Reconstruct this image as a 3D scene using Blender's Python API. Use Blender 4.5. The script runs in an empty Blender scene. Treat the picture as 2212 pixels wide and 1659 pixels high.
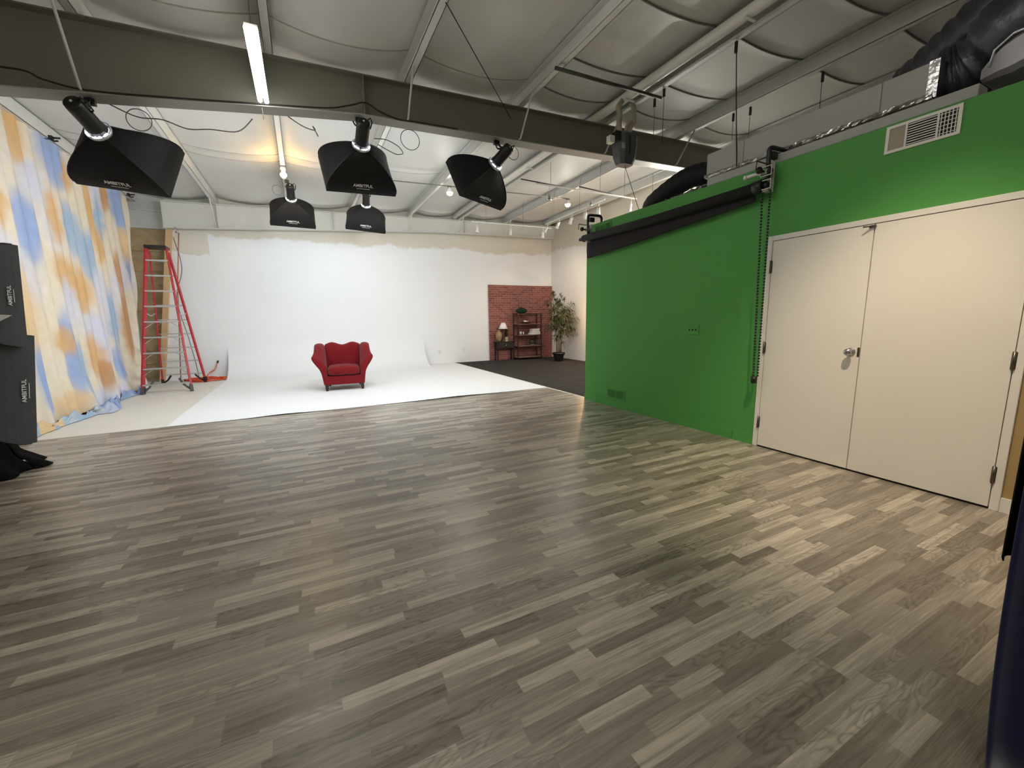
import bpy, bmesh, math, random
from mathutils import Vector, Matrix, Quaternion
random.seed(7)
C = bpy.context.scene.collection
PI = math.pi
sc = bpy.context.scene

LS = dict(sf=1.33, sr=0.28, tube=0.62, back=1.4, area=0.68, spot=1.03, flood=4.6, wb=1.5, lw=4.2, trk=0.5, corner=6.2, right=0.8)   # lamp strengths
# ------------------------------------------------------------------ materials
def nt(name):
    m = bpy.data.materials.new(name); m.use_nodes = True
    n = m.node_tree.nodes; l = m.node_tree.links
    return m, n, l, n['Principled BSDF']

def s2l(c):
    return tuple(((v / 12.92) if v <= 0.04045 else ((v + 0.055) / 1.055) ** 2.4) for v in c)

def mat(name, col, rough=0.6, metal=0.0, var=0.06, scale=6.0, bump=0.0, bscale=80.0, spec=0.5, stretch=None, sheen=0.0):
    """col given in sRGB 0..1; a soft noise varies it"""
    m, n, l, b = nt(name)
    c = s2l(col)
    tc = n.new('ShaderNodeTexCoord')
    mp = n.new('ShaderNodeMapping'); l.new(tc.outputs['Object'], mp.inputs[0])
    if stretch: mp.inputs['Scale'].default_value = stretch
    no = n.new('ShaderNodeTexNoise'); no.inputs['Scale'].default_value = scale; no.inputs['Detail'].default_value = 4
    l.new(mp.outputs[0], no.inputs['Vector'])
    mx = n.new('ShaderNodeMix'); mx.data_type = 'RGBA'
    mx.inputs[6].default_value = (*[v * (1 - var) for v in c], 1)
    mx.inputs[7].default_value = (*[min(1, v * (1 + var)) for v in c], 1)
    l.new(no.outputs[0], mx.inputs[0]); l.new(mx.outputs[2], b.inputs['Base Color'])
    b.inputs['Roughness'].default_value = rough; b.inputs['Metallic'].default_value = metal
    b.inputs['Specular IOR Level'].default_value = spec
    if sheen: b.inputs['Sheen Weight'].default_value = sheen
    if bump:
        n2 = n.new('ShaderNodeTexNoise'); n2.inputs['Scale'].default_value = bscale; n2.inputs['Detail'].default_value = 3
        l.new(mp.outputs[0], n2.inputs['Vector'])
        bp = n.new('ShaderNodeBump'); bp.inputs['Strength'].default_value = bump; bp.inputs['Distance'].default_value = 0.01
        l.new(n2.outputs[0], bp.inputs['Height']); l.new(bp.outputs[0], b.inputs['Normal'])
    return m

def emat(name, col, strength):
    m, n, l, b = nt(name)
    b.inputs['Base Color'].default_value = (0.8, 0.8, 0.8, 1)
    b.inputs['Emission Color'].default_value = (*col, 1)
    b.inputs['Emission Strength'].default_value = strength
    return m

def math_node(n, l, op, a, b=None, c=None):
    q = n.new('ShaderNodeMath'); q.operation = op
    for i, v in enumerate((a, b, c)):
        if v is None: continue
        if isinstance(v, (int, float)): q.inputs[i].default_value = v
        else: l.new(v, q.inputs[i])
    return q.outputs[0]

def plank_mat():
    m, n, l, b = nt('vinyl_planks')
    tc = n.new('ShaderNodeTexCoord'); sp = n.new('ShaderNodeSeparateXYZ'); l.new(tc.outputs['Object'], sp.inputs[0])
    M = lambda op, a, b_=None, c_=None: math_node(n, l, op, a, b_, c_)
    W = 0.0575
    yr = M('DIVIDE', sp.outputs[1], W)
    row = M('FLOOR', yr)
    def wn(a, bb, seed):
        cb = n.new('ShaderNodeCombineXYZ'); l.new(a, cb.inputs[0])
        if bb is not None: l.new(bb, cb.inputs[1])
        cb.inputs[2].default_value = seed
        w = n.new('ShaderNodeTexWhiteNoise'); w.noise_dimensions = '3D'; l.new(cb.outputs[0], w.inputs[0]); return w
    off = wn(row, None, 1.3).outputs[0]
    u = M('ADD', M('DIVIDE', sp.outputs[0], 0.86), M('MULTIPLY', off, 7.31))
    cell = M('FLOOR', u); fr = M('FRACT', u)
    cut = M('ADD', M('MULTIPLY', wn(cell, row, 5.1).outputs[0], 0.5), 0.25)
    sub = M('GREATER_THAN', fr, cut)
    cid = M('ADD', cell, M('MULTIPLY', sub, 0.37))
    wv = wn(cid, row, 9.7); tone = wv.outputs[0]
    kind = wn(cid, row, 3.3).outputs[0]
    # grain: stretched noise, offset per piece
    cb = n.new('ShaderNodeCombineXYZ')
    l.new(M('ADD', M('MULTIPLY', sp.outputs[0], 2.2), M('MULTIPLY', tone, 37.0)), cb.inputs[0])
    l.new(M('ADD', M('MULTIPLY', sp.outputs[1], 44.0), M('MULTIPLY', kind, 19.0)), cb.inputs[1])
    g = n.new('ShaderNodeTexNoise'); g.inputs['Scale'].default_value = 1.0; g.inputs['Detail'].default_value = 5; g.inputs['Roughness'].default_value = 0.62; g.inputs['Distortion'].default_value = 1.2
    l.new(cb.outputs[0], g.inputs['Vector'])
    # fine fibres
    cb3 = n.new('ShaderNodeCombineXYZ'); l.new(M('MULTIPLY', sp.outputs[0], 9.0), cb3.inputs[0]); l.new(M('MULTIPLY', sp.outputs[1], 210.0), cb3.inputs[1])
    f = n.new('ShaderNodeTexNoise'); f.inputs['Scale'].default_value = 1.0; f.inputs['Detail'].default_value = 2; l.new(cb3.outputs[0], f.inputs['Vector'])
    # cathedral rings on the darker pieces
    cb2 = n.new('ShaderNodeCombineXYZ')
    l.new(M('ADD', M('MULTIPLY', sp.outputs[0], 4.0), M('MULTIPLY', tone, 11.0)), cb2.inputs[0])
    l.new(M('ADD', M('MULTIPLY', sp.outputs[1], 16.0), M('MULTIPLY', kind, 5.0)), cb2.inputs[1])
    rn = n.new('ShaderNodeTexNoise'); rn.inputs['Scale'].default_value = 0.8; rn.inputs['Detail'].default_value = 1.5
    l.new(cb2.outputs[0], rn.inputs['Vector'])
    ring = M('ABSOLUTE', M('SUBTRACT', M('FRACT', M('MULTIPLY', rn.outputs[0], 11.0)), 0.5))
    ringm = M('MULTIPLY', M('GREATER_THAN', kind, 0.74), M('POWER', M('SUBTRACT', 1.0, M('MULTIPLY', ring, 2.0)), 3.0))
    v = M('ADD', M('MULTIPLY', tone, 0.52), M('MULTIPLY', g.outputs[0], 1.0))
    v = M('ADD', v, M('MULTIPLY', f.outputs[0], 0.16))
    v = M('ADD', v, M('MULTIPLY', ringm, -0.24))
    v = M('ADD', v, -0.31)
    cr = n.new('ShaderNodeValToRGB'); e = cr.color_ramp.elements
    e[0].position = 0.08; e[0].color = (*s2l((0.375, 0.338, 0.295)), 1)
    e[1].position = 0.92; e[1].color = (*s2l((0.79, 0.75, 0.675)), 1)
    q = e.new(0.36); q.color = (*s2l((0.50, 0.465, 0.415)), 1)
    q = e.new(0.60); q.color = (*s2l((0.60, 0.568, 0.515)), 1)
    l.new(v, cr.inputs[0])
    l.new(cr.outputs[0], b.inputs['Base Color'])
    l.new(M('ADD', M('MULTIPLY', g.outputs[0], 0.14), 0.25), b.inputs['Roughness'])
    b.inputs['Specular IOR Level'].default_value = 0.8
    bp = n.new('ShaderNodeBump'); bp.inputs['Strength'].default_value = 0.12; bp.inputs['Distance'].default_value = 0.004
    l.new(M('ADD', f.outputs[0], g.outputs[0]), bp.inputs['Height']); l.new(bp.outputs[0], b.inputs['Normal'])
    return m

def brick_mat():
    m, n, l, b = nt('brick_sheet')
    tc = n.new('ShaderNodeTexCoord'); sp = n.new('ShaderNodeSeparateXYZ'); l.new(tc.outputs['Object'], sp.inputs[0])
    cb = n.new('ShaderNodeCombineXYZ'); l.new(sp.outputs[0], cb.inputs[0]); l.new(sp.outputs[2], cb.inputs[1])
    br = n.new('ShaderNodeTexBrick'); l.new(cb.outputs[0], br.inputs['Vector'])
    br.inputs['Scale'].default_value = 1.0; br.inputs['Brick Width'].default_value = 0.205; br.inputs['Row Height'].default_value = 0.0705
    br.inputs['Mortar Size'].default_value = 0.007; br.inputs['Mortar Smooth'].default_value = 0.4; br.inputs['Bias'].default_value = -0.25
    br.inputs['Color1'].default_value = (*s2l((0.56, 0.335, 0.30)), 1)
    br.inputs['Color2'].default_value = (*s2l((0.37, 0.195, 0.18)), 1)
    br.inputs['Mortar'].default_value = (*s2l((0.66, 0.49, 0.45)), 1)
    no = n.new('ShaderNodeTexNoise'); no.inputs['Scale'].default_value = 30; l.new(tc.outputs['Object'], no.inputs['Vector'])
    mx = n.new('ShaderNodeMix'); mx.data_type = 'RGBA'; mx.blend_type = 'MULTIPLY'; mx.inputs[0].default_value = 0.5
    l.new(br.outputs[0], mx.inputs[6]); l.new(no.outputs[0], mx.inputs[7])
    hs = n.new('ShaderNodeHueSaturation'); hs.inputs['Value'].default_value = 1.25; l.new(mx.outputs[2], hs.inputs['Color'])
    l.new(hs.outputs[0], b.inputs['Base Color']); b.inputs['Roughness'].default_value = 0.7
    return m

def painted_wall_mat(name, base, old, zedge, amp, patch=None, axis=0):
    """paint that stops short of the top in a ragged brushed edge, bare board above"""
    m, n, l, b = nt(name)
    tc = n.new('ShaderNodeTexCoord'); sp = n.new('ShaderNodeSeparateXYZ'); l.new(tc.outputs['Object'], sp.inputs[0])
    M = lambda op, a, b_=None, c_=None: math_node(n, l, op, a, b_, c_)
    no = n.new('ShaderNodeTexNoise'); no.inputs['Scale'].default_value = 1.6; no.inputs['Detail'].default_value = 6; no.inputs['Roughness'].default_value = 0.65
    l.new(tc.outputs['Object'], no.inputs['Vector'])
    h = M('ADD', sp.outputs[2], M('MULTIPLY', M('SUBTRACT', no.outputs[0], 0.5), amp))
    e0 = n.new('ShaderNodeMapRange'); e0.inputs[1].default_value = zedge - 0.03; e0.inputs[2].default_value = zedge + 0.03; l.new(h, e0.inputs[0])
    fac = e0.outputs[0]
    if patch:
        x0, x1, z0, z1 = patch
        p = M('MULTIPLY', M('GREATER_THAN', sp.outputs[0], x0), M('LESS_THAN', sp.outputs[0], x1))
        p = M('MULTIPLY', p, M('GREATER_THAN', h, z0)); p = M('MULTIPLY', p, M('LESS_THAN', sp.outputs[2], z1))
        fac = M('MAXIMUM', fac, M('MULTIPLY', p, 0.9))
    mx = n.new('ShaderNodeMix'); mx.data_type = 'RGBA'
    mx.inputs[6].default_value = (*s2l(base), 1); mx.inputs[7].default_value = (*s2l(old), 1); l.new(fac, mx.inputs[0])
    n2 = n.new('ShaderNodeTexNoise'); n2.inputs['Scale'].default_value = 0.9; n2.inputs['Detail'].default_value = 5; l.new(tc.outputs['Object'], n2.inputs['Vector'])
    m2 = n.new('ShaderNodeMix'); m2.data_type = 'RGBA'; m2.blend_type = 'MULTIPLY'; m2.inputs[0].default_value = 0.0
    l.new(mx.outputs[2], m2.inputs[6]); l.new(n2.outputs[0], m2.inputs[7])
    l.new(m2.outputs[2], b.inputs['Base Color']); b.inputs['Roughness'].default_value = 0.6; b.inputs['Specular IOR Level'].default_value = 0.3
    n3 = n.new('ShaderNodeTexNoise'); n3.inputs['Scale'].default_value = 60; l.new(tc.outputs['Object'], n3.inputs['Vector'])
    bp = n.new('ShaderNodeBump'); bp.inputs['Strength'].default_value = 0.06; bp.inputs['Distance'].default_value = 0.004
    l.new(n3.outputs[0], bp.inputs['Height']); l.new(bp.outputs[0], b.inputs['Normal'])
    return m

def siding_mat():
    m, n, l, b = nt('tan_sheathing')
    tc = n.new('ShaderNodeTexCoord'); sp = n.new('ShaderNodeSeparateXYZ'); l.new(tc.outputs['Object'], sp.inputs[0])
    no = n.new('ShaderNodeTexNoise'); no.inputs['Scale'].default_value = 5; no.inputs['Detail'].default_value = 5; l.new(tc.outputs['Object'], no.inputs['Vector'])
    cr = n.new('ShaderNodeValToRGB'); e = cr.color_ramp.elements
    e[0].position = 0.3; e[0].color = (*s2l((0.66, 0.56, 0.41)), 1); e[1].position = 0.7; e[1].color = (*s2l((0.76, 0.67, 0.52)), 1)
    l.new(no.outputs[0], cr.inputs[0]); l.new(cr.outputs[0], b.inputs['Base Color']); b.inputs['Roughness'].default_value = 0.8
    return m

MAT = {}
MAT['planks'] = plank_mat()
MAT['brick'] = brick_mat()
MAT['backwall'] = painted_wall_mat('back_wall_paint', (0.935, 0.94, 0.945), (0.865, 0.845, 0.79), 3.45, 0.55, patch=(-2.6, -1.85, 2.98, 3.6))
MAT['rightwall'] = painted_wall_mat('right_wall_paint', (0.915, 0.905, 0.885), (0.83, 0.80, 0.74), 3.55, 0.6)
MAT['siding'] = siding_mat()
MAT['whitefloor'] = mat('painted_white_floor', (0.885, 0.87, 0.835), 0.55, var=0.03, scale=2, bump=0.08, bscale=25)
MAT['sweep'] = mat('white_sweep', (0.935, 0.94, 0.945), 0.6, var=0.0, scale=3, spec=0.3)
MAT['carpet'] = mat('charcoal_carpet', (0.25, 0.24, 0.23), 0.95, var=0.35, scale=2.2, bump=0.5, bscale=250, spec=0.1, stretch=(1, 2.2, 1))
MAT['insul'] = mat('white_insulation_facing', (0.83, 0.83, 0.81), 0.55, var=0.05, scale=2.5, bump=0.25, bscale=9)
MAT['seam'] = mat('insulation_seam_tape', (0.50, 0.49, 0.45), 0.6, var=0.1)
MAT['seamlight'] = mat('insulation_seam_pale', (0.68, 0.67, 0.64), 0.6, var=0.05)
MAT['steelwhite'] = mat('white_painted_steel', (0.84, 0.84, 0.815), 0.5, var=0.05, scale=3)
MAT['steelgrey'] = mat('grey_green_primer_steel', (0.47, 0.465, 0.415), 0.55, var=0.07, scale=2.5, bump=0.05)
MAT['flange'] = mat('grey_flange_steel', (0.66, 0.655, 0.615), 0.5, var=0.06, scale=3)
MAT['green'] = mat('chroma_green_paint', (0.32, 0.60, 0.285), 0.62, var=0.04, scale=1.5, bump=0.12, bscale=120, spec=0.35)
MAT['greendark'] = mat('green_vent_shadow', (0.07, 0.20, 0.075), 0.7)
MAT['door'] = mat('cream_door_paint', (0.90, 0.885, 0.84), 0.5, var=0.025, scale=2, bump=0.05, bscale=90)
MAT['trimwhite'] = mat('white_trim_paint', (0.90, 0.89, 0.855), 0.45, var=0.02)
MAT['tan'] = mat('tan_wall_paint', (0.66, 0.56, 0.38), 0.7, var=0.05)
MAT['black'] = mat('black_plastic', (0.075, 0.075, 0.08), 0.42, var=0.1)
MAT['blackcloth'] = mat('black_nylon', (0.085, 0.088, 0.092), 0.62, var=0.18, scale=9, bump=0.15, bscale=60, spec=0.3)
MAT['charcloth'] = mat('charcoal_nylon', (0.30, 0.31, 0.325), 0.7, var=0.15, scale=7, bump=0.2, bscale=50, spec=0.3)
MAT['blackfelt'] = mat('black_felt', (0.07, 0.07, 0.07), 0.95, var=0.25, scale=12, spec=0.1)
MAT['paperblack'] = mat('black_seamless_paper', (0.16, 0.15, 0.15), 0.8, var=0.06, scale=3, spec=0.25)
MAT['chrome'] = mat('brushed_chrome', (0.78, 0.78, 0.78), 0.22, metal=1.0, var=0.04)
MAT['silver'] = mat('silver_lining', (0.92, 0.93, 0.95), 0.3, metal=0.6, var=0.05)
MAT['hinge'] = mat('dull_bronze_steel', (0.42, 0.39, 0.36), 0.35, metal=0.9, var=0.08)
MAT['darksteel'] = mat('dark_grey_steel', (0.27, 0.27, 0.25), 0.5, metal=0.4, var=0.1)
MAT['cable'] = mat('dark_cable', (0.12, 0.115, 0.11), 0.6)
MAT['cablegrey'] = mat('grey_wire', (0.42, 0.41, 0.39), 0.5, var=0.05)
MAT['duct'] = mat('grey_duct_board', (0.67, 0.67, 0.645), 0.6, var=0.07, scale=2.0, bump=0.08)
MAT['foil'] = mat('crinkled_foil_tape', (0.75, 0.75, 0.75), 0.25, metal=1.0, var=0.2, scale=18, bump=0.9, bscale=22)
MAT['flexfoil'] = mat('dark_silver_flex_duct', (0.34, 0.34, 0.37), 0.4, metal=0.75, var=0.25, scale=9, bump=0.9, bscale=14)
MAT['red'] = mat('red_chenille', (0.455, 0.085, 0.105), 0.9, var=0.3, scale=40, bump=0.4, bscale=150, spec=0.15, stretch=(1, 1, 2.5), sheen=0.12)
MAT['darkwood'] = mat('espresso_wood', (0.13, 0.10, 0.085), 0.4, var=0.2, scale=14)
MAT['ladderred'] = mat('red_fiberglass', (0.70, 0.16, 0.19), 0.45, var=0.1, scale=8)
MAT['alu'] = mat('aluminium', (0.72, 0.715, 0.70), 0.4, metal=0.55, var=0.06)
MAT['rubber'] = mat('grey_rubber', (0.33, 0.33, 0.32), 0.7)
MAT['orange'] = mat('orange_cord', (0.87, 0.34, 0.17), 0.5, var=0.08)
MAT['pinkcord'] = mat('faded_orange_cord', (0.86, 0.50, 0.40), 0.5, var=0.08)
MAT['wood'] = mat('pine_board', (0.84, 0.70, 0.52), 0.6, var=0.1, scale=6, stretch=(8, 8, 1))
MAT['copper'] = mat('copper_pole', (0.72, 0.47, 0.38), 0.4, metal=0.3)
MAT['navy'] = mat('navy_velvet', (0.125, 0.13, 0.25), 0.95, var=0.3, scale=30, spec=0.15, sheen=0.25)
MAT['bronze'] = mat('dark_brown_metal', (0.22, 0.105, 0.09), 0.4, metal=0.2, var=0.1)
MAT['shelf'] = mat('taupe_shelf_board', (0.56, 0.48, 0.42), 0.5, var=0.1)
MAT['blackwood'] = mat('black_painted_wood', (0.05, 0.052, 0.06), 0.45, var=0.1)
MAT['shade'] = mat('white_lamp_shade', (0.95, 0.94, 0.93), 0.7, var=0.01)
MAT['clay'] = mat('mottled_brown_clay', (0.60, 0.50, 0.38), 0.6, var=0.35, scale=9)
MAT['towel'] = mat('white_towel', (0.93, 0.91, 0.89), 0.95, var=0.03, bump=0.4, bscale=120)
MAT['ceramic'] = mat('white_ceramic', (0.93, 0.92, 0.90), 0.3, var=0.02)
MAT['bowl'] = mat('brown_bowl', (0.33, 0.22, 0.17), 0.35, var=0.15)
MAT['leaf'] = mat('bamboo_leaf', (0.27, 0.29, 0.15), 0.55, var=0.4, scale=9)
MAT['leafdark'] = mat('dark_leaf', (0.13, 0.24, 0.12), 0.55, var=0.3, scale=20)
MAT['moss'] = mat('moss_green', (0.10, 0.20, 0.12), 0.9, var=0.4, scale=60, bump=0.8, bscale=60)
MAT['cane'] = mat('bamboo_cane', (0.40, 0.33, 0.22), 0.5, var=0.3, scale=14)
MAT['soil'] = mat('dark_soil', (0.14, 0.11, 0.09), 0.95, var=0.3, scale=40)
MAT['glassy'] = None
MAT['whiteplastic'] = mat('white_plastic', (0.90, 0.89, 0.86), 0.4, var=0.01)
MAT['hose'] = mat('cream_wrapped_hose', (0.66, 0.62, 0.55), 0.75, var=0.12, scale=12, bump=0.4, bscale=18)
MAT['greyhousing'] = mat('dark_grey_housing', (0.30, 0.315, 0.325), 0.45, var=0.06)
MAT['beige'] = mat('beige_grille_blank', (0.64, 0.60, 0.53), 0.7)
MAT['ventdark'] = mat('dark_vent_cavity', (0.12, 0.12, 0.11), 0.9)
g, gn, gl, gb = nt('clear_glass'); gb.inputs['Transmission Weight'].default_value = 1.0; gb.inputs['Roughness'].default_value = 0.02; gb.inputs['Base Color'].default_value = (0.9, 0.95, 0.9, 1); MAT['glass'] = g
MAT['lettering'] = mat('white_lettering', (0.95, 0.95, 0.95), 0.5, var=0.01)
MAT['softdiff'] = emat('softbox_diffuser', (0.87, 0.94, 1.0), 30.0 * LS['sf'])
MAT['softdiff_far'] = emat('softbox_diffuser_far', (0.87, 0.94, 1.0), 30.0 * LS['sr'])
MAT['leak'] = emat('painted_light_leak', (0.85, 0.93, 1.0), 5.0)  # emission stands in for stray light at the speed ring
MAT['tube'] = emat('fluorescent_tube', (1.0, 0.99, 0.95), 34.0 * LS['tube'])
MAT['tube2'] = emat('fill_tube_near', (1.0, 0.98, 0.93), 34.0 * LS['back'])  # for the added overhead fill strip
MAT['warmbulb'] = emat('warm_bulb', (1.0, 0.62, 0.22), 120.0 * LS['wb'])
MAT['flood'] = emat('flood_bulb', (1.0, 0.95, 0.82), 70.0 * LS['flood'])
MAT['spotface'] = emat('track_spot_face', (1.0, 0.80, 0.50), 6.0)
MAT['lampwarm'] = emat('warm_lamp_bulb', (1.0, 0.60, 0.30), 120.0 * LS['lw'])

# ------------------------------------------------------------------ mesh builder (world coordinates in, local coordinates stored)
class MB:
    def __init__(s): s.v = []; s.f = []; s.sm = []
    def add(s, vs, fs, smooth=False):
        o = len(s.v); s.v += [Vector(v) for v in vs]
        for f in fs: s.f.append([i + o for i in f]); s.sm.append(smooth)
        return s
    def box(s, c, d, R=None):
        c = Vector(c); hx, hy, hz = [q / 2 for q in d]
        vs = [Vector((x * hx, y * hy, z * hz)) for x in (-1, 1) for y in (-1, 1) for z in (-1, 1)]
        if R is not None: vs = [R @ v for v in vs]
        return s.add([v + c for v in vs], [(0, 1, 3, 2), (4, 6, 7, 5), (0, 4, 5, 1), (2, 3, 7, 6), (0, 2, 6, 4), (1, 5, 7, 3)])
    def b2(s, a, b):
        return s.box([(a[i] + b[i]) / 2 for i in range(3)], [abs(b[i] - a[i]) for i in range(3)])
    def bar(s, p, q, w, h, up=(0, 0, 1)):
        p = Vector(p); q = Vector(q); d = (q - p); L = d.length; d.normalize()
        u = Vector(up); x = d.cross(u)
        if x.length < 1e-4: x = d.cross(Vector((1, 0, 0)))
        x.normalize(); z = x.cross(d).normalized()
        R = Matrix((x, d, z)).transposed()
        return s.box((p + q) / 2, (w, L, h), R)
    def tube(s, pts, r, n=8, closed=False, cap=True):
        pts = [Vector(p) for p in pts]; N = len(pts); rings = []
        rr = r if isinstance(r, (list, tuple)) else [r] * N
        prev = None; vs = []
        for i, p in enumerate(pts):
            if closed: t = pts[(i + 1) % N] - pts[i - 1]
            else: t = pts[min(i + 1, N - 1)] - pts[max(i - 1, 0)]
            t.normalize()
            if prev is None:
                a = Vector((0, 0, 1)) if abs(t.z) < 0.9 else Vector((1, 0, 0))
                x = t.cross(a).normalized()
            else:
                x = prev - t * prev.dot(t)
                x = x.normalized() if x.length > 1e-6 else t.orthogonal().normalized()
            prev = x; y = t.cross(x)
            for k in range(n):
                a = 2 * PI * k / n; vs.append(p + (x * math.cos(a) + y * math.sin(a)) * rr[i])
        fs = []
        for i in range(N if closed else N - 1):
            j = (i + 1) % N
            for k in range(n): fs.append((i * n + k, i * n + (k + 1) % n, j * n + (k + 1) % n, j * n + k))
        s.add(vs, fs, True)
        if cap and not closed:
            o = len(s.v) - len(vs)
            s.f.append([o + k for k in range(n)][::-1]); s.sm.append(False)
            s.f.append([o + (N - 1) * n + k for k in range(n)]); s.sm.append(False)
        return s
    def lathe(s, prof, c=(0, 0, 0), R=None, n=20, capb=True, capt=True):
        c = Vector(c); vs = []
        for r, z in prof:
            for k in range(n):
                v = Vector((r * math.cos(2 * PI * k / n), r * math.sin(2 * PI * k / n), z))
                if R is not None: v = R @ v
                vs.append(v + c)
        fs = [(i * n + k, i * n + (k + 1) % n, (i + 1) * n + (k + 1) % n, (i + 1) * n + k) for i in range(len(prof) - 1) for k in range(n)]
        s.add(vs, fs, True); o = len(s.v) - len(vs)
        if capb: s.f.append([o + k for k in range(n)][::-1]); s.sm.append(False)
        if capt: s.f.append([o + (len(prof) - 1) * n + k for k in range(n)]); s.sm.append(False)
        return s
    def sphere(s, c, r, n=10, sq=(1, 1, 1)):
        prof = []; m = max(4, n // 2); vs = []; c = Vector(c)
        vs.append(c + Vector((0, 0, -r * sq[2])))
        for i in range(1, m):
            a = PI * i / m
            for k in range(n):
                b = 2 * PI * k / n
                vs.append(c + Vector((r * sq[0] * math.sin(a) * math.cos(b), r * sq[1] * math.sin(a) * math.sin(b), -r * sq[2] * math.cos(a))))
        vs.append(c + Vector((0, 0, r * sq[2]))); L = len(vs) - 1
        fs = [(0, 1 + (k + 1) % n, 1 + k) for k in range(n)]
        for i in range(m - 2):
            for k in range(n): fs.append((1 + i * n + k, 1 + i * n + (k + 1) % n, 1 + (i + 1) * n + (k + 1) % n, 1 + (i + 1) * n + k))
        fs += [(L, 1 + (m - 2) * n + k, 1 + (m - 2) * n + (k + 1) % n) for k in range(n)]
        return s.add(vs, fs, True)
    def grid(s, fn, nu, nv, smooth=True):
        vs = [fn(i / nu, j / nv) for j in range(nv + 1) for i in range(nu + 1)]
        fs = [(j * (nu + 1) + i, j * (nu + 1) + i + 1, (j + 1) * (nu + 1) + i + 1, (j + 1) * (nu + 1) + i) for j in range(nv) for i in range(nu)]
        return s.add(vs, fs, smooth)
    def loft(s, secs, closed=True, caps=True, smooth=True):
        n = len(secs[0]); vs = [p for q in secs for p in q]; fs = []
        for i in range(len(secs) - 1):
            for k in range(n if closed else n - 1):
                fs.append((i * n + k, i * n + (k + 1) % n, (i + 1) * n + (k + 1) % n, (i + 1) * n + k))
        s.add(vs, fs, smooth)
        if caps:
            o = len(s.v) - len(vs)
            s.f.append([o + k for k in range(n)][::-1]); s.sm.append(smooth)
            s.f.append([o + (len(secs) - 1) * n + k for k in range(n)]); s.sm.append(smooth)
        return s
    def build(s, name, m, parent=None, bevel=0, subsurf=0, solid=0):
        me = bpy.data.meshes.new(name)
        inv = WM[parent.name].inverted() if parent is not None else Matrix()
        me.from_pydata([tuple(inv @ v) for v in s.v], [], s.f)
        for p, q in zip(me.polygons, s.sm): p.use_smooth = q
        bm = bmesh.new(); bm.from_mesh(me); bmesh.ops.recalc_face_normals(bm, faces=bm.faces); bm.to_mesh(me); bm.free()
        me.materials.append(MAT[m] if isinstance(m, str) else m)
        o = bpy.data.objects.new(name, me); C.objects.link(o)
        if parent is not None: o.parent = parent; WM[o.name] = WM[parent.name]
        else: WM[o.name] = Matrix()
        if solid:
            md = o.modifiers.new('solid', 'SOLIDIFY'); md.thickness = solid
        if bevel:
            md = o.modifiers.new('bevel', 'BEVEL'); md.width = bevel; md.segments = 2; md.limit_method = 'ANGLE'
        if subsurf:
            md = o.modifiers.new('sub', 'SUBSURF'); md.levels = subsurf; md.render_levels = subsurf
        return o
WM = {}
def tag(o, label=None, cat=None, group=None, kind=None):
    if label: o['label'] = label
    if cat: o['category'] = cat
    if group: o['group'] = group
    if kind: o['kind'] = kind
    return o
def thing(name, label, cat, loc=(0, 0, 0), R=None, group=None):
    o = bpy.data.objects.new(name, None); C.objects.link(o)
    o.empty_display_size = 0.1
    M = Matrix.Translation(Vector(loc)) @ (R.to_4x4() if R is not None else Matrix())
    o.matrix_world = M; o.location = M.to_translation(); o.rotation_euler = M.to_euler()
    WM[o.name] = M
    return tag(o, label, cat, group)
def dup(root, loc, label, rotz=None):
    r = root.copy(); C.objects.link(r); r.location = loc; r['label'] = label
    if rotz is not None: r.rotation_euler = (0, 0, rotz)
    for ch in list(root.children):
        c = ch.copy(); C.objects.link(c); c.parent = r
        for g_ in ch.children:
            d = g_.copy(); C.objects.link(d); d.parent = c
    return r
def struct(o): o['kind'] = 'structure'; return o
def Rz(a): return Matrix.Rotation(a, 3, 'Z')
def text_mesh(txt, size, m, name, parent, M, extrude=0.0015):
    cu = bpy.data.curves.new('t', 'FONT'); cu.body = txt; cu.size = size; cu.align_x = 'CENTER'; cu.align_y = 'CENTER'; cu.extrude = extrude; cu.offset = size * 0.012
    to = bpy.data.objects.new('t', cu); C.objects.link(to)
    dg = bpy.context.evaluated_depsgraph_get(); me = bpy.data.meshes.new_from_object(to.evaluated_get(dg))
    bpy.data.objects.remove(to); me.name = name
    inv = WM[parent.name].inverted()
    me.transform(inv @ M); me.materials.clear(); me.materials.append(MAT[m])
    o = bpy.data.objects.new(name, me); C.objects.link(o); o.parent = parent
    return o
def sag(p, q, n, d):
    p = Vector(p); q = Vector(q)
    return [p.lerp(q, i / n) - Vector((0, 0, d * 4 * (i / n) * (1 - i / n))) for i in range(n + 1)]
def spline(pts, k=6):
    pts = [Vector(p) for p in pts]; out = []
    P = [pts[0]] + pts + [pts[-1]]
    for i in range(1, len(P) - 2):
        a, b, c, d = P[i - 1], P[i], P[i + 1], P[i + 2]
        for j in range(k):
            t = j / k
            out.append(0.5 * ((2 * b) + (c - a) * t + (2 * a - 5 * b + 4 * c - d) * t * t + (3 * b - a - 3 * c + d) * t ** 3))
    out.append(pts[-1]); return out

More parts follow.
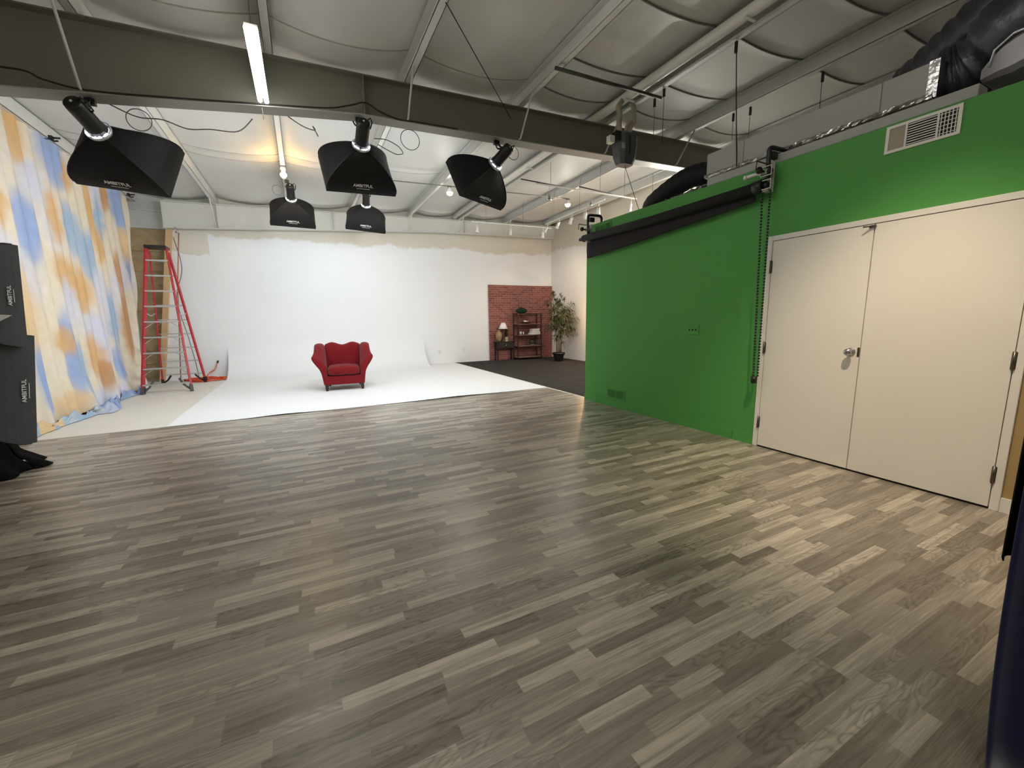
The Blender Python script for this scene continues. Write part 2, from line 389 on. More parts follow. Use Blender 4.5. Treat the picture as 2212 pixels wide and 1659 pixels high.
# ------------------------------------------------------------------ the shell
XL, XR, YB, YF = -3.42, 7.83, 12.4, -4.0
GX, GY = 4.14, 5.5            # green partition plane and its far corner
def roofz(x): return 4.349 + 0.0292 * x
PUR = [-3.13, -1.6, -0.08, 1.38, 2.93, 4.42, 5.95, 7.45]
struct(MB().b2((XL, YF, -0.1), (4.2, 6.8, 0)).build('floor', 'planks'))
struct(MB().b2((XL, 6.8, -0.1), (4.22, 12.75, 0)).build('floor', 'whitefloor'))
f3 = MB(); f3.b2((4.22, 5.5, -0.1), (XR, 12.75, 0)); f3.b2((4.2, YF, -0.1), (XR, 5.5, 0)); struct(f3.build('floor', 'carpet'))
struct(MB().b2((4.195, 5.5, 0.0), (4.225, 12.1, 0.004)).build('trim_1', 'trimwhite'))
# back wall with its slanted left end
def zt(x): return roofz(x) + 0.02
bw = MB(); A = [(-3.12, 0), (XR, 0), (XR, zt(XR)), (-2.6, zt(-2.6)), (-2.6, 3.5)]
bw.add([(x, YB, z) for x, z in A] + [(x, YB + 0.12, z) for x, z in A], [(0, 1, 2, 3, 4), (9, 8, 7, 6, 5)] + [(i, (i + 1) % 5, 5 + (i + 1) % 5, 5 + i) for i in range(5)])
struct(bw.build('wall_back', 'backwall'))
struct(MB().b2((XR, YF, 0), (XR + 0.12, YB + 0.12, 4.62)).build('wall_right', 'rightwall'))
struct(MB().b2((XL - 0.12, YF, 0), (XL, 12.75, 4.35)).build('wall_left', 'insul'))
struct(MB().b2((XL, YF - 0.12, 0), (XR, YF, 4.62)).build('wall_front', 'trimwhite'))
w = MB(); w.b2((XL, 12.62, 0), (-2.4, 12.74, 2.93)); w.b2((XL, 12.60, 3.03), (-2.4, 12.74, 3.52)); w.b2((XL, 12.655, 2.93), (-2.4, 12.74, 3.03))
for k in range(9):
    w.b2((XL, 12.60, 0.1 + k * 0.31), (-2.5, 12.62, 0.1 + k * 0.31 + 0.27))
struct(w.build('wall_back_recess', 'siding'))
w = MB(); w.b2((XL, 12.5, 3.52), (-2.55, 12.74, 4.3)); w.b2((XL, 12.44, 3.9), (-2.6, 12.5, 3.93)); struct(w.build('wall_back_upper', 'insul'))
# ceiling
ys_seam = [2.6, 3.45, 4.5, 5.15, 9.0, 9.35, 11.9]
def has_seam(a, ys):
    if ys < 4: return a > 2.0
    if ys < 5: return 2.0 < a < 5.5
    if ys < 6: return a > -3.2
    if ys < 9.1: return a < 2.0
    if ys < 10: return a < 0.5
    return a > -0.2
def sagz(x, y, seam=True):
    z = roofz(x) + 0.02
    for a, b in zip(PUR[:-1], PUR[1:]):
        if a <= x <= b:
            u = (x - a) / (b - a); bell = math.sin(PI * u) ** 0.8
            z -= 0.05 * bell
            if seam:
                for ys in ys_seam:
                    if has_seam(a, ys): z -= 0.03 * bell * math.exp(-((y - ys) / 0.07) ** 2)
            for yb in (5.5, 12.2): z -= 0.085 * bell * math.exp(-((y - yb) / 0.42) ** 2)
    return z
cl = MB(); cl.grid(lambda u, v: Vector((XL + (XR - XL) * u, YF + (12.75 - YF) * v, sagz(XL + (XR - XL) * u, YF + (12.75 - YF) * v))), 150, 330)
ceil_ = struct(cl.build('ceiling', 'insul'))
for a, b in zip(PUR[:-1], PUR[1:]):
    for ys in ys_seam:
        if not has_seam(a, ys): continue
        dark = a > 2.0 and ys < 6
        m_ = MB(); m_.tube([(a + (b - a) * i / 14, ys, sagz(a + (b - a) * i / 14, ys) - 0.002) for i in range(15)], 0.012 if dark else 0.007, 6)
        o = m_.build('insulation_seam', 'seam' if dark else 'seamlight', ceil_)
# roof deck above, closes the building
struct(MB().b2((XL - 0.12, YF - 0.12, 4.70), (XR + 0.12, 12.75, 4.76)).build('ceiling', 'insul'))

# purlins (C sections)
names = ['first from the left wall, above the painted muslin', 'second from the left wall, above the ladder', 'third from the left wall, carrying the orange bulb', 'fourth from the left wall, above the middle softbox', 'fifth from the left wall, where the dark pipe starts', 'sixth from the left wall, beside the fat white pipe', 'seventh from the left wall, nearest the grey duct', 'last one before the right wall']
for x, nm in zip(PUR, names):
    z1 = roofz(x); z0_ = z1 - 0.2
    p = MB(); p.b2((x + 0.035, YF + 0.02, z0_), (x + 0.041, 12.38, z1)); p.b2((x - 0.04, YF + 0.02, z0_), (x + 0.041, 12.38, z0_ + 0.006)); p.b2((x - 0.04, YF + 0.02, z1 - 0.006), (x + 0.041, 12.38, z1))
    p.b2((x - 0.04, YF + 0.02, z0_), (x - 0.035, 12.38, z0_ + 0.025))
    tag(p.build('roof_purlin', 'steelwhite'), 'white steel roof purlin, ' + nm, 'purlin', 'white purlins under the roof')

# rafters
def beam(name, label, y, zb, web, fl, x0, x1, w=0.2, depthless=0.2):
    t = thing(name, label, 'beam', (x0, y, zb(x0)))
    n = 40; xs = [x0 + (x1 - x0) * i / n for i in range(n + 1)]
    def strip(ya, yb, za, zb_):
        m_ = MB(); m_.loft([[Vector((x, ya, za(x))), Vector((x, yb, za(x))), Vector((x, yb, zb_(x))), Vector((x, ya, zb_(x)))] for x in xs], smooth=False); return m_
    top = lambda x: roofz(x) - depthless
    strip(y - 0.006, y + 0.006, lambda x: zb(x) + 0.012, lambda x: top(x) - 0.012).build('web', web, t)
    strip(y - w / 2, y + w / 2, zb, lambda x: zb(x) + 0.012).build('bottom_flange', fl, t)
    strip(y - w / 2, y + w / 2, lambda x: top(x) - 0.012, top).build('top_flange', web, t)
    return t
ZB = [(-3.42, 3.24), (-2.15, 3.39), (-1.58, 3.45), (-0.34, 3.605), (0.85, 3.735), (1.47, 3.75), (2.91, 3.79), (5.3, 3.87), (7.83, 3.95)]
def interp(T, x):
    for (a, p), (b, q) in zip(T[:-1], T[1:]):
        if x <= b: return p + (q - p) * (x - a) / (b - a)
    return T[-1][1]
zb1 = lambda x: interp(ZB, x)
mb = beam('roof_beam', 'deep dark grey steel roof beam crossing above the studio, nearest', 5.53, zb1, 'steelgrey', 'flange', XL, XR)
MB().b2((0.86, 5.44, zb1(0.86) + 0.012), (0.872, 5.523, roofz(0.86) - 0.215)).build('stiffener', 'steelgrey', mb)
ZB2 = [(-2.62, 3.49), (-0.9, 3.60), (0.7, 3.70), (3.68, 3.88), (7.83, 3.99)]
zb2 = lambda x: interp(ZB2, x)
rb = beam('roof_beam', 'white steel roof beam along the top of the far wall', 12.2, zb2, 'steelwhite', 'steelwhite', -2.62, XR, w=0.18)
for x in (-2.6, -1.58, 0.95, 4.6):
    MB().b2((x, 12.12, zb2(x) + 0.012), (x + 0.01, 12.194, roofz(x) - 0.213)).build('stiffener', 'steelwhite', rb)
# flange braces
for i, x in enumerate(PUR):
    if i in (0, 2, 7): continue
    MB().tube([(x - 0.02, 5.06, roofz(x) - 0.2), (x - 0.02, 5.40, zb1(x) + 0.03), (x - 0.02, 5.45, zb1(x) + 0.02)], 0.012, 6).build('flange_brace', 'flange' if i > 4 else 'steelwhite', mb)
    MB().tube([(x - 0.02, 11.66, roofz(x) - 0.2), (x - 0.02, 12.10, zb2(x) + 0.02)], 0.014, 6).build('flange_brace', 'steelwhite', rb)

# fat white pipe beside the sixth purlin
pp = thing('roof_pipe', 'fat glossy white pipe running beside the sixth purlin', 'pipe', (4.2, YF + 0.05, 4.3))
MB().tube([(4.235, YF + 0.05, 4.335), (4.235, 5.3, 4.335), (4.235, 12.0, 4.335)], 0.062, 16).build('pipe_run', mat('glossy_white_pipe', (0.88, 0.87, 0.83), 0.28, var=0.04), pp)
for y in (1.2, 3.0, 4.7, 7.5, 10.0):
    MB().b2((4.16, y, 4.26), (4.31, y + 0.03, 4.275)).build('pipe_strap', 'steelwhite', pp)
tag(MB().tube([(2.84, 4.41, 4.19), (4.50, 4.41, 4.215)], 0.021, 10).build('support_pipe', 'darksteel'), 'dark grey pipe bridging two purlins under the ceiling', 'pipe')

# ------------------------------------------------------------------ muslin backdrop on the left
BL = [(7.96,2.68,.28,.55,0),(8.98,3.85,.45,.55,0),(9.23,2.8,.3,.45,5),(9.64,2.45,.25,.5,5),(8.05,3.93,.26,.62,1),(8.72,2.93,.22,.42,1),(7.35,2.79,.2,.35,1),(9.29,3.7,.16,.34,1),(8.74,2.07,.38,.38,1),
(7.35,1.55,.62,.75,2),(9.23,1.92,.3,.42,1),(11.25,3.8,.35,.7,0),(8.73,1.65,.3,.45,3),(7.59,.62,.26,.5,0),(8.44,.9,.16,.7,0),(8.72,.7,.25,.45,5),(9.29,.83,.32,.4,1),(9.5,.52,.2,.3,4),(10.3,1.45,.3,.62,5),(10.25,.6,.28,.4,0),
(10.8,1.3,.22,.8,4),(11.43,2.3,.22,.6,0),(10.85,2.35,.16,.5,4),(9.95,3.3,.16,.6,1),(10.4,3.3,.18,.5,5),(10.2,2.75,.2,.4,1),(10.7,3.75,.16,.4,4),(11.3,3.0,.2,.35,2),(11.5,1.3,.2,.5,4),(11.5,.6,.2,.4,2),(8.2,.25,.4,.25,2),(7.0,.9,.22,.5,4),
(7.2,3.4,.4,.4,3),(8.3,3.35,.35,.3,3),(9.9,1.95,.3,.5,3),(8.3,1.1,.2,.3,1),(6.6,2.2,.35,.8,0),(6.3,.9,.3,.5,1),(5.9,3.,.4,.6,4),(9.9,.15,.4,.2,3),(9.0,.15,.5,.2,3)]
BC = [(0.545, 0.66, 0.86), (0.86, 0.68, 0.44), (0.89, 0.76, 0.57), (0.84, 0.845, 0.91), (0.77, 0.56, 0.36), (0.60, 0.72, 0.84)]
BC = [s2l(c) for c in BC]; BASE = s2l((0.91, 0.865, 0.78))
from mathutils import noise
def mus_col(y, z):
    wy = y + 0.09 * noise.noise(Vector((y * 1.7, z * 1.7, 3))) + 0.05 * noise.noise(Vector((y * 6, z * 6, 3)))
    wz = z + 0.12 * noise.noise(Vector((y * 1.7, z * 1.7, 9))) + 0.06 * noise.noise(Vector((y * 6, z * 6, 9)))
    c = list(BASE); t = noise.noise(Vector((y * 1.1, z * 1.1, 20)))
    k = max(0, min(1, t * 1.6)); c = [a * (1 - k) + b * k for a, b in zip(c, BC[3])]
    for by, bz, ry, rz, ci in BL:
        d = ((wy - by) / (ry * 0.9)) ** 2 + ((wz - bz) / (rz * 0.84)) ** 2
        w_ = 1 / (1 + math.exp(min(60, (d - 1.0) * 4.2))) * 0.88
        c = [a * (1 - w_) + b * w_ for a, b in zip(c, BC[ci])]
    f_ = 1 + 0.07 * noise.noise(Vector((y * 14, z * 9, 1)))
    return [max(0, min(1, v * f_)) for v in c]
mm, mn, ml, mbs = nt('hand_painted_muslin')
at_ = mn.new('ShaderNodeAttribute'); at_.attribute_name = 'dye'; ml.new(at_.outputs['Color'], mbs.inputs['Base Color'])
mbs.inputs['Roughness'].default_value = 0.9; mbs.inputs['Specular IOR Level'].default_value = 0.2
mno = mn.new('ShaderNodeTexNoise'); mno.inputs['Scale'].default_value = 70
mbp = mn.new('ShaderNodeBump'); mbp.inputs['Strength'].default_value = 0.25; mbp.inputs['Distance'].default_value = 0.004; ml.new(mno.outputs[0], mbp.inputs['Height']); ml.new(mbp.outputs[0], mbs.inputs['Normal'])
MAT['muslin'] = mm
def dye(o, fn):
    me = o.data; ca = me.color_attributes.new('dye', 'FLOAT_COLOR', 'POINT')
    ca.data.foreach_set('color', [q for v in me.vertices for q in (*fn(v.co), 1.0)])
mus = thing('muslin_backdrop', 'hand painted muslin backdrop in blue, tan and cream hanging along left wall', 'backdrop', (-3.1, 8.5, 0))
MT = [(5.0, 4.02), (7.7, 4.10), (8.0, 4.07), (8.35, 4.06), (8.7, 4.08), (8.9, 4.13), (9.0, 4.10), (9.6, 4.06), (10.4, 4.10), (11.2, 4.14), (12.0, 4.2)]
def mus_pt(u, v):
    zt_ = interp(MT, 5.72 + 6.28 * u); z = zt_ * (1 - v) + 0.04 * v
    ye = 12.0 - 0.55 * v; y = 5.72 + (ye - 5.72) * u
    amp = 0.010 + 0.048 * v * v
    x = -3.14 + amp * math.sin(y * 5.3 + 0.6 * math.sin(z)) * 0.7 + amp * 0.6 * math.sin(y * 11.7 + 1.3) + 0.02 * math.sin(y * 23 + z)
    x += 0.10 * max(0, v - 0.85) / 0.15 * (0.6 + 0.4 * math.sin(y * 3.1))
    if u > 0.9: x += 0.06 * math.sin((u - 0.9) / 0.1 * PI * 2)
    return Vector((x, y, z))
m_ = MB(); m_.grid(mus_pt, 300, 170); o = m_.build('cloth', 'muslin', mus)
inv0 = WM[mus.name]; dye(o, lambda co: mus_col((inv0 @ co).y, (inv0 @ co).z))
# the pooled hem
def pile_pt(u, v):
    y = 6.6 + 4.5 * u; a = v
    wdt = 0.24 * (0.55 + 0.45 * math.sin(y * 2.3 + 1)) * (1.25 if y < 7.4 else (0.55 if y < 8.3 else 1.1)) * (1 if y < 10.2 else max(0.1, 1 - (y - 10.2)))
    x = -3.12 + 0.06 + wdt * a * 1.25
    h = 0.085 * math.sin(PI * min(1, a * 1.02)) * (0.7 + 0.5 * math.sin(y * 9)) + 0.035 * math.sin(y * 17 + a * 9) * math.sin(PI * a) + 0.03 * abs(math.sin(a * 14 + y * 4)) * math.sin(PI * a)
    return Vector((x, y + 0.05 * math.sin(a * 7 + y), max(0.006, h + 0.008)))
m_ = MB(); m_.grid(pile_pt, 200, 24); o = m_.build('pooled_hem', 'muslin', mus)
def pc(co):
    p = inv0 @ co
    t = noise.noise(Vector((p.x * 7, p.y * 2.2, 5)))
    if p.y > 8.35: c = BC[0]; k = 0.2 if t < 0.1 else 0.6
    elif p.y > 7.6: c = BC[5]; k = 0.5 + t
    else: c = BC[5] if t > 0 else BC[2]; k = 0.2
    k = max(0, min(1, k)) * 0.6
    return [a * (1 - k) + b * k for a, b in zip(c, BASE)]
dye(o, pc)
MB().tube([(-3.13, 5.66, 4.05), (-3.13, 8.9, 4.11), (-3.13, 12.05, 4.20)], 0.016, 8).build('hanging_rod', 'darksteel', mus)
for y in (8.85, 11.9):
    cp = MB(); cp.box((-3.09, y, 4.08), (0.09, 0.05, 0.05)); cp.tube([(-3.09, y, 4.08), (-3.03, y - 0.02, 4.03), (-2.98, y - 0.05, 4.03)], 0.012, 6); cp.tube([(-3.05, y, 4.08), (-2.98, y + .04, 4.10)], 0.014, 6)
    cp.build('spring_clamp', 'black', mus)
# eave strut and loose wires along the left wall top
e = thing('eave_strut', 'grimy white eave strut above the muslin backdrop', 'beam', (-3.2, 8, 4.2))
MB().b2((-3.40, YF + 0.02, 4.10), (-3.2, 12.4, 4.18)).build('strut_body', 'steelwhite', e)
MB().tube([(-3.17, y, 4.17 + 0.02 * math.sin(y * 3)) for y in [5.6 + 0.25 * i for i in range(26)]], 0.014, 6).build('bundled_cable', 'cablegrey', e)

# wooden end trim of the far wall, leaning pole, cords
tw = MB(); tw.add([(-3.13, 12.30, 0.0), (-3.03, 12.30, 0.0), (-2.50, 12.30, 3.5), (-2.61, 12.30, 3.5), (-3.13, 12.40, 0.0), (-3.03, 12.40, 0.0), (-2.50, 12.40, 3.5), (-2.61, 12.40, 3.5)],
    [(0, 1, 2, 3), (7, 6, 5, 4), (0, 4, 5, 1), (1, 5, 6, 2), (2, 6, 7, 3), (3, 7, 4, 0)])
tag(tw.build('wooden_stud', 'wood'), 'slanted pale pine board edging the far wall behind the ladder', 'board')
tag(MB().tube([(-2.37, 12.26, 3.42), (-2.40, 12.2, 3.1), (-2.47, 12.0, 2.2), (-2.62, 11.8, 0.02)], 0.011, 8).build('leaning_pole', 'copper'), 'thin copper coloured pole leaning in the corner behind the ladder', 'pole')
hk = thing('wall_hook', 'small chrome hook at the top of the far wall above the ladder', 'hook', (-2.37, 12.1, 3.46))
hk2 = MB(); hk2.tube([(-2.37, 12.11, 3.49), (-2.37, 12.0, 3.49), (-2.37, 11.98, 3.44), (-2.35, 12.02, 3.38), (-2.39, 12.05, 3.40)], 0.012, 8); hk2.build('hook_bend', 'chrome', hk)
MB().lathe([(0.04, 0), (0.04, 0.012)], (-2.37, 12.1, 3.488), n=12).build('hook_plate', 'chrome', hk)
tag(MB().tube(spline([(-2.46, 12.15, 3.3), (-2.35, 12.0, 2.6), (-2.5, 11.9, 1.9), (-2.38, 11.9, 1.0), (-2.3, 11.9, 0.3), (-2.28, 11.85, 0.015)]), 0.008, 6).build('hanging_cable', 'cablegrey'), 'grey cable dangling down the far wall behind the ladder', 'cable')

# ------------------------------------------------------------------ seamless sweep
sw = thing('seamless_sweep', 'bright white seamless sweep curving from floor up the far wall', 'backdrop', (0.7, 9.5, 0))
R_ = 0.82
def sw_pt(u, v):
    x = -1.73 + 4.98 * u
    L1 = 12.4004 - R_ - 6.78; L2 = R_ * PI / 2
    s_ = v * (L1 + L2 + 0.001)
    if s_ <= L1: y = 6.78 + s_; z = 0.006
    elif s_ <= L1 + L2: a = (s_ - L1) / R_; y = 6.78 + L1 + R_ * math.sin(a); z = 0.006 + R_ * (1 - math.cos(a))
    else: y = 12.4004; z = R_ + 0.006 + s_ - L1 - L2
    if s_ < 0.25:
        k = (1 - s_ / 0.25) ** 2
        z += 0.013 * k * max(math.exp(-((x + 0.35) / 0.35) ** 2), math.exp(-((x - 2.35) / 0.55) ** 2))
    return Vector((x, y, z))
m_ = MB(); m_.grid(sw_pt, 60, 160); m_.build('sheet', 'sweep', sw)
ex = MB(); ex.b2((3.245, 6.8, 0.0), (4.195, 12.39, 0.0058)); ex.build('side_sheet', 'sweep', sw)
lf = MB(); lf.b2((-1.80, 6.8, 0.0), (-1.73, 11.6, 0.003)); lf.build('edge_tape', 'whitefloor', sw)

# ------------------------------------------------------------------ brick panel
tag(MB().b2((5.42, 12.345, 0.0), (7.825, 12.375, 2.44)).build('brick_panel', 'brick'), 'square red brick patterned panel standing against the far wall corner', 'panel')
def outlet(loc, label, group):
    t = thing('wall_outlet', label, 'outlet', loc, group=group)
    x, y, z = loc
    MB().box((x, y - 0.006, z), (0.075, 0.01, 0.12)).build('cover_plate', 'whiteplastic', t, bevel=0.003)
    for dz in (-0.028, 0.028): MB().box((x, y - 0.013, z + dz), (0.036, 0.006, 0.04)).build('socket', 'trimwhite', t)
outlet((4.54, YB, 0.39), 'white outlet on the far wall, the one closer to the brick panel', 'outlets on the far wall')
outlet((3.74, YB, 0.37), 'white outlet on the far wall, the one closer to the sweep', 'outlets on the far wall')

# ------------------------------------------------------------------ side table and what stands on it
Y0 = 12.1
st = thing('side_table', 'small black side table with one drawer before the brick panel', 'table', (5.89, Y0, 0))
MB().b2((5.54, Y0 - 0.02, 0.595), (6.24, Y0 + 0.24, 0.62)).build('tabletop', 'blackwood', st, bevel=0.004)
MB().b2((5.58, Y0 + 0.01, 0.40), (6.20, Y0 + 0.22, 0.595)).build('case', 'blackwood', st)
dr = MB().b2((5.63, Y0 - 0.004, 0.425), (6.15, Y0 + 0.012, 0.575)).build('drawer', 'blackwood', st, bevel=0.004)
MB().sphere((5.89, Y0 - 0.018, 0.50), 0.016).build('knob', 'ceramic', dr)
for x in (5.585, 6.155):
    for y in (Y0 + 0.005, Y0 + 0.175):
        MB().add([(x, y, 0.4), (x + 0.042, y, 0.4), (x + 0.042, y + 0.04, 0.4), (x, y + 0.04, 0.4), (x + .006, y + .006, 0), (x + 0.034, y + .006, 0), (x + 0.034, y + 0.034, 0), (x + .006, y + 0.034, 0)],
            [(0, 1, 2, 3), (7, 6, 5, 4), (0, 4, 5, 1), (1, 5, 6, 2), (2, 6, 7, 3), (3, 7, 4, 0)]).build('leg', 'blackwood', st)
lp = thing('table_lamp', 'small table lamp with a white cone shade on the side table', 'lamp', (5.86, Y0 + 0.12, 0.62))
MB().lathe([(0.07, 0.62), (0.07, 0.635), (0.03, 0.66), (0.045, 0.72), (0.05, 0.78), (0.035, 0.87), (0.015, 0.93), (0.012, 1.06)], (5.86, Y0 + 0.12, 0), n=18).build('lamp_base', 'bowl', lp)
MB().lathe([(0.155, 1.03), (0.06, 1.23)], (5.86, Y0 + 0.12, 0), n=28, capb=False, capt=False).build('lamp_shade', 'shade', lp, solid=0.004)
vs = thing('clay_vase', 'mottled brown clay vase at the left end of the side table', 'vase', (5.67, Y0 + 0.07, 0.62))
MB().lathe([(0.045, 0.62), (0.075, 0.68), (0.10, 0.77), (0.105, 0.83), (0.08, 0.91), (0.035, 0.955), (0.03, 0.985), (0.055, 1.0)], (5.68, Y0 + 0.07, 0), n=20).build('vase_body', 'clay', vs)
MB().tube([(5.70, Y0 + .02, 0.975), (5.60, Y0 + .02, 0.96), (5.585, Y0 + .03, 0.88), (5.60, Y0 + .04, 0.83)], 0.008, 6).build('handle', 'clay', vs)
def leafblade(m_, p, d, L, w, droop=0.3, up=Vector((0, 0, 1))):
    p = Vector(p); d = Vector(d).normalized(); s_ = d.cross(up)
    if s_.length < 1e-3: s_ = Vector((1, 0, 0))
    s_.normalize()
    a = p; b = p + d * L * 0.35 - up * droop * L * 0.05; c_ = p + d * L * 0.7 - up * droop * L * 0.25; e_ = p + d * L - up * droop * L * 0.6
    m_.add([a, b - s_ * w / 2, b + s_ * w / 2, c_ - s_ * w * 0.38, c_ + s_ * w * 0.38, e_], [(0, 1, 2), (1, 3, 4, 2), (3, 5, 4)])
pl = thing('potted_plant', 'small leafy plant in a square glass pot on the side table', 'plant', (5.92, Y0 + 0.05, 0.62))
MB().b2((5.885, Y0 + 0.01, 0.62), (5.975, Y0 + 0.10, 0.76)).build('pot', mat('pale_green_pot', (0.62, 0.64, 0.50), 0.35, var=0.2, scale=20), pl, bevel=0.004)
m_ = MB(); rr = random.Random(3)
for k in range(70):
    a = rr.uniform(0, 2 * PI); z = rr.uniform(0.76, 1.0)
    leafblade(m_, (5.93, Y0 + 0.055, z), (math.cos(a) * 0.8, math.sin(a) * 0.5, rr.uniform(0.3, 1.5)), rr.uniform(0.08, 0.18), 0.03, 0.5)
m_.build('foliage', 'leafdark', pl)
bt = thing('dark_bottle', 'dark bottle behind the potted plant on the side table', 'bottle', (5.83, Y0 + 0.16, 0.62))
MB().lathe([(0.03, 0.62), (0.035, 0.66), (0.035, 0.76), (0.012, 0.82), (0.012, 0.88)], (5.775, Y0 + 0.17, 0), n=12).build('bottle_body', 'black', bt)

# ------------------------------------------------------------------ open shelf unit
sh = thing('shelf_unit', 'tall open dark brown metal shelf unit before the brick panel', 'shelf', (6.72, 12.1, 0))
X0, X1, YA, YC = 6.27, 7.18, 11.98, 12.28
for x in (X0, X1 - 0.028):
    for y in (YA, YC): MB().b2((x, y, 0), (x + 0.028, y + 0.028, 1.53)).build('post', 'bronze', sh)
for z in (0.06, 0.43, 0.79, 1.15, 1.50):
    r_ = MB(); r_.b2((X0, YA, z - 0.012), (X1, YA + 0.02, z + 0.012)); r_.b2((X0, YC + .008, z - 0.012), (X1, YC + 0.028, z + 0.012))
    r_.b2((X0 + .004, YA, z - 0.012), (X0 + 0.024, YC + .02, z + 0.012)); r_.b2((X1 - 0.024, YA, z - 0.012), (X1 - .004, YC + .02, z + 0.012))
    r_.build('rail', 'bronze', sh)
    if z < 1.4: MB().b2((X0 + 0.01, YA + 0.01, z + 0.012), (X1 - 0.01, YC + 0.02, z + 0.026)).build('shelf_board', 'shelf', sh)
mp_ = thing('moss_planter', 'low rounded dark green moss planter on top of the shelf unit', 'plant', (6.50, 12.13, 1.512))
MB().b2((6.28, 12.02, 1.512), (6.80, 12.25, 1.518)).build('tray', 'bronze', mp_)
m_ = MB(); m_.sphere((6.50, 12.13, 1.605), 0.1, 24, sq=(2.1, 1.0, 0.85)); rr = random.Random(5)
for k in range(500):
    a = rr.uniform(0, 2 * PI); b = rr.uniform(-0.2, PI / 2); n_ = Vector((math.cos(a) * math.cos(b), math.sin(a) * math.cos(b), math.sin(b)))
    leafblade(m_, (6.50 + n_.x * 0.2, 12.13 + n_.y * 0.095, 1.605 + n_.z * 0.08), n_, 0.028, 0.012)
m_.build('moss', 'moss', mp_)
bo = thing('wide_bowl', 'wide shallow brown bowl on the upper shelf', 'bowl', (6.68, 12.13, 1.178))
MB().lathe([(0.07, 1.178), (0.09, 1.185), (0.16, 1.215), (0.195, 1.245), (0.185, 1.245), (0.12, 1.205), (0.02, 1.195)], (6.66, 12.13, 0), n=24).build('bowl_body', 'bowl', bo)
for i, (x, z, c_) in enumerate([(6.61, 1.262, 'ceramic'), (6.66, 1.245, 'ceramic'), (6.72, 1.25, 'clay')]):
    tag(MB().sphere((x, 12.12, z), 0.038, 12).build('decorative_ball', c_), ['big white ball heaped at the left in the wide bowl', 'half hidden white ball at the middle of the wide bowl', 'brownish ball at the right of the wide bowl'][i], 'ball', 'balls in the wide bowl')
for i, (x, h, r_) in enumerate([(6.415, 0.105, 0.042), (6.51, 0.09, 0.028)]):
    t = thing('pillar_candle', ['wider white pillar candle in a dark holder, left on the middle shelf', 'narrower pale candle in a dark holder, beside the wider one'][i], 'candle', (x, 12.08, 0.816), group='candles on the middle shelf')
    MB().lathe([(r_ * 0.82, 0.822), (r_ * 0.82, 0.822 + h)], (x, 12.05, 0), n=16).build('candle_body', 'ceramic', t)
    MB().lathe([(r_ * 1.1, 0.816), (r_ * 1.1, 0.824)], (x, 12.05, 0), n=16).build('holder', 'black', t)
    fr_ = MB()
    for a in range(4): fr_.tube([(x + r_ * 1.15 * math.cos(a * PI / 2 + .78), 12.05 + r_ * 1.15 * math.sin(a * PI / 2 + .78), 0.82), (x + r_ * 1.15 * math.cos(a * PI / 2 + .78), 12.05 + r_ * 1.15 * math.sin(a * PI / 2 + .78), 0.84 + h)], 0.004, 5)
    fr_.build('holder_frame', 'black', t)
for i, (x0, x1, z, h) in enumerate([(6.77, 7.15, 0.816, 0.055), (6.82, 7.15, 0.872, 0.05), (6.83, 7.11, 0.923, 0.045), (6.83, 7.14, 0.969, 0.04)]):
    m_ = MB(); m_.b2((x0, 12.0, z), (x1, 12.2, z + h)); tag(m_.build('folded_towel', 'towel', bevel=0.016), 'folded white towel in the stack on the middle shelf, ' + ['bottom of the stack', 'second from the bottom', 'third from the bottom', 'top of the stack'][i], 'towel', 'towels stacked on the middle shelf')
te = thing('glass_terrarium', 'round glass jar with grassy sprigs on the lower shelf', 'terrarium', (6.91, 12.12, 0.456))
MB().lathe([(0.07, 0.457), (0.11, 0.48), (0.135, 0.55), (0.12, 0.62), (0.09, 0.65)], (6.91, 12.12, 0), n=20, capt=False).build('glass_jar', 'glass', te, solid=0.003)
MB().b2((6.83, 12.06, 0.462), (6.96, 12.14, 0.49)).build('white_pebbles', 'ceramic', te, bevel=0.01)
m_ = MB()
for k in range(40): leafblade(m_, (6.91 + rr.uniform(-.06, .06), 12.12, 0.49), (rr.uniform(-.5, .5), rr.uniform(-.3, .3), 1), rr.uniform(.1, .26), 0.012, 0.4)
m_.build('sprigs', 'leaf', te)
sb_ = thing('small_glass_box', 'little glass box beside the round glass jar on the lower shelf', 'box', (7.09, 12.1, 0.456))
MB().b2((7.03, 12.04, 0.457), (7.14, 12.16, 0.65)).build('glass_panes', 'glass', sb_)
m_ = MB()
for x in (7.03, 7.14):
    for y in (12.04, 12.16): m_.tube([(x, y, 0.457), (x, y, 0.65)], 0.003, 5)
for z in (0.457, 0.65): m_.tube([(7.03, 12.04, z), (7.14, 12.04, z), (7.14, 12.16, z), (7.03, 12.16, z)], 0.003, 5, closed=True)
m_.build('wire_frame', 'bronze', sb_)

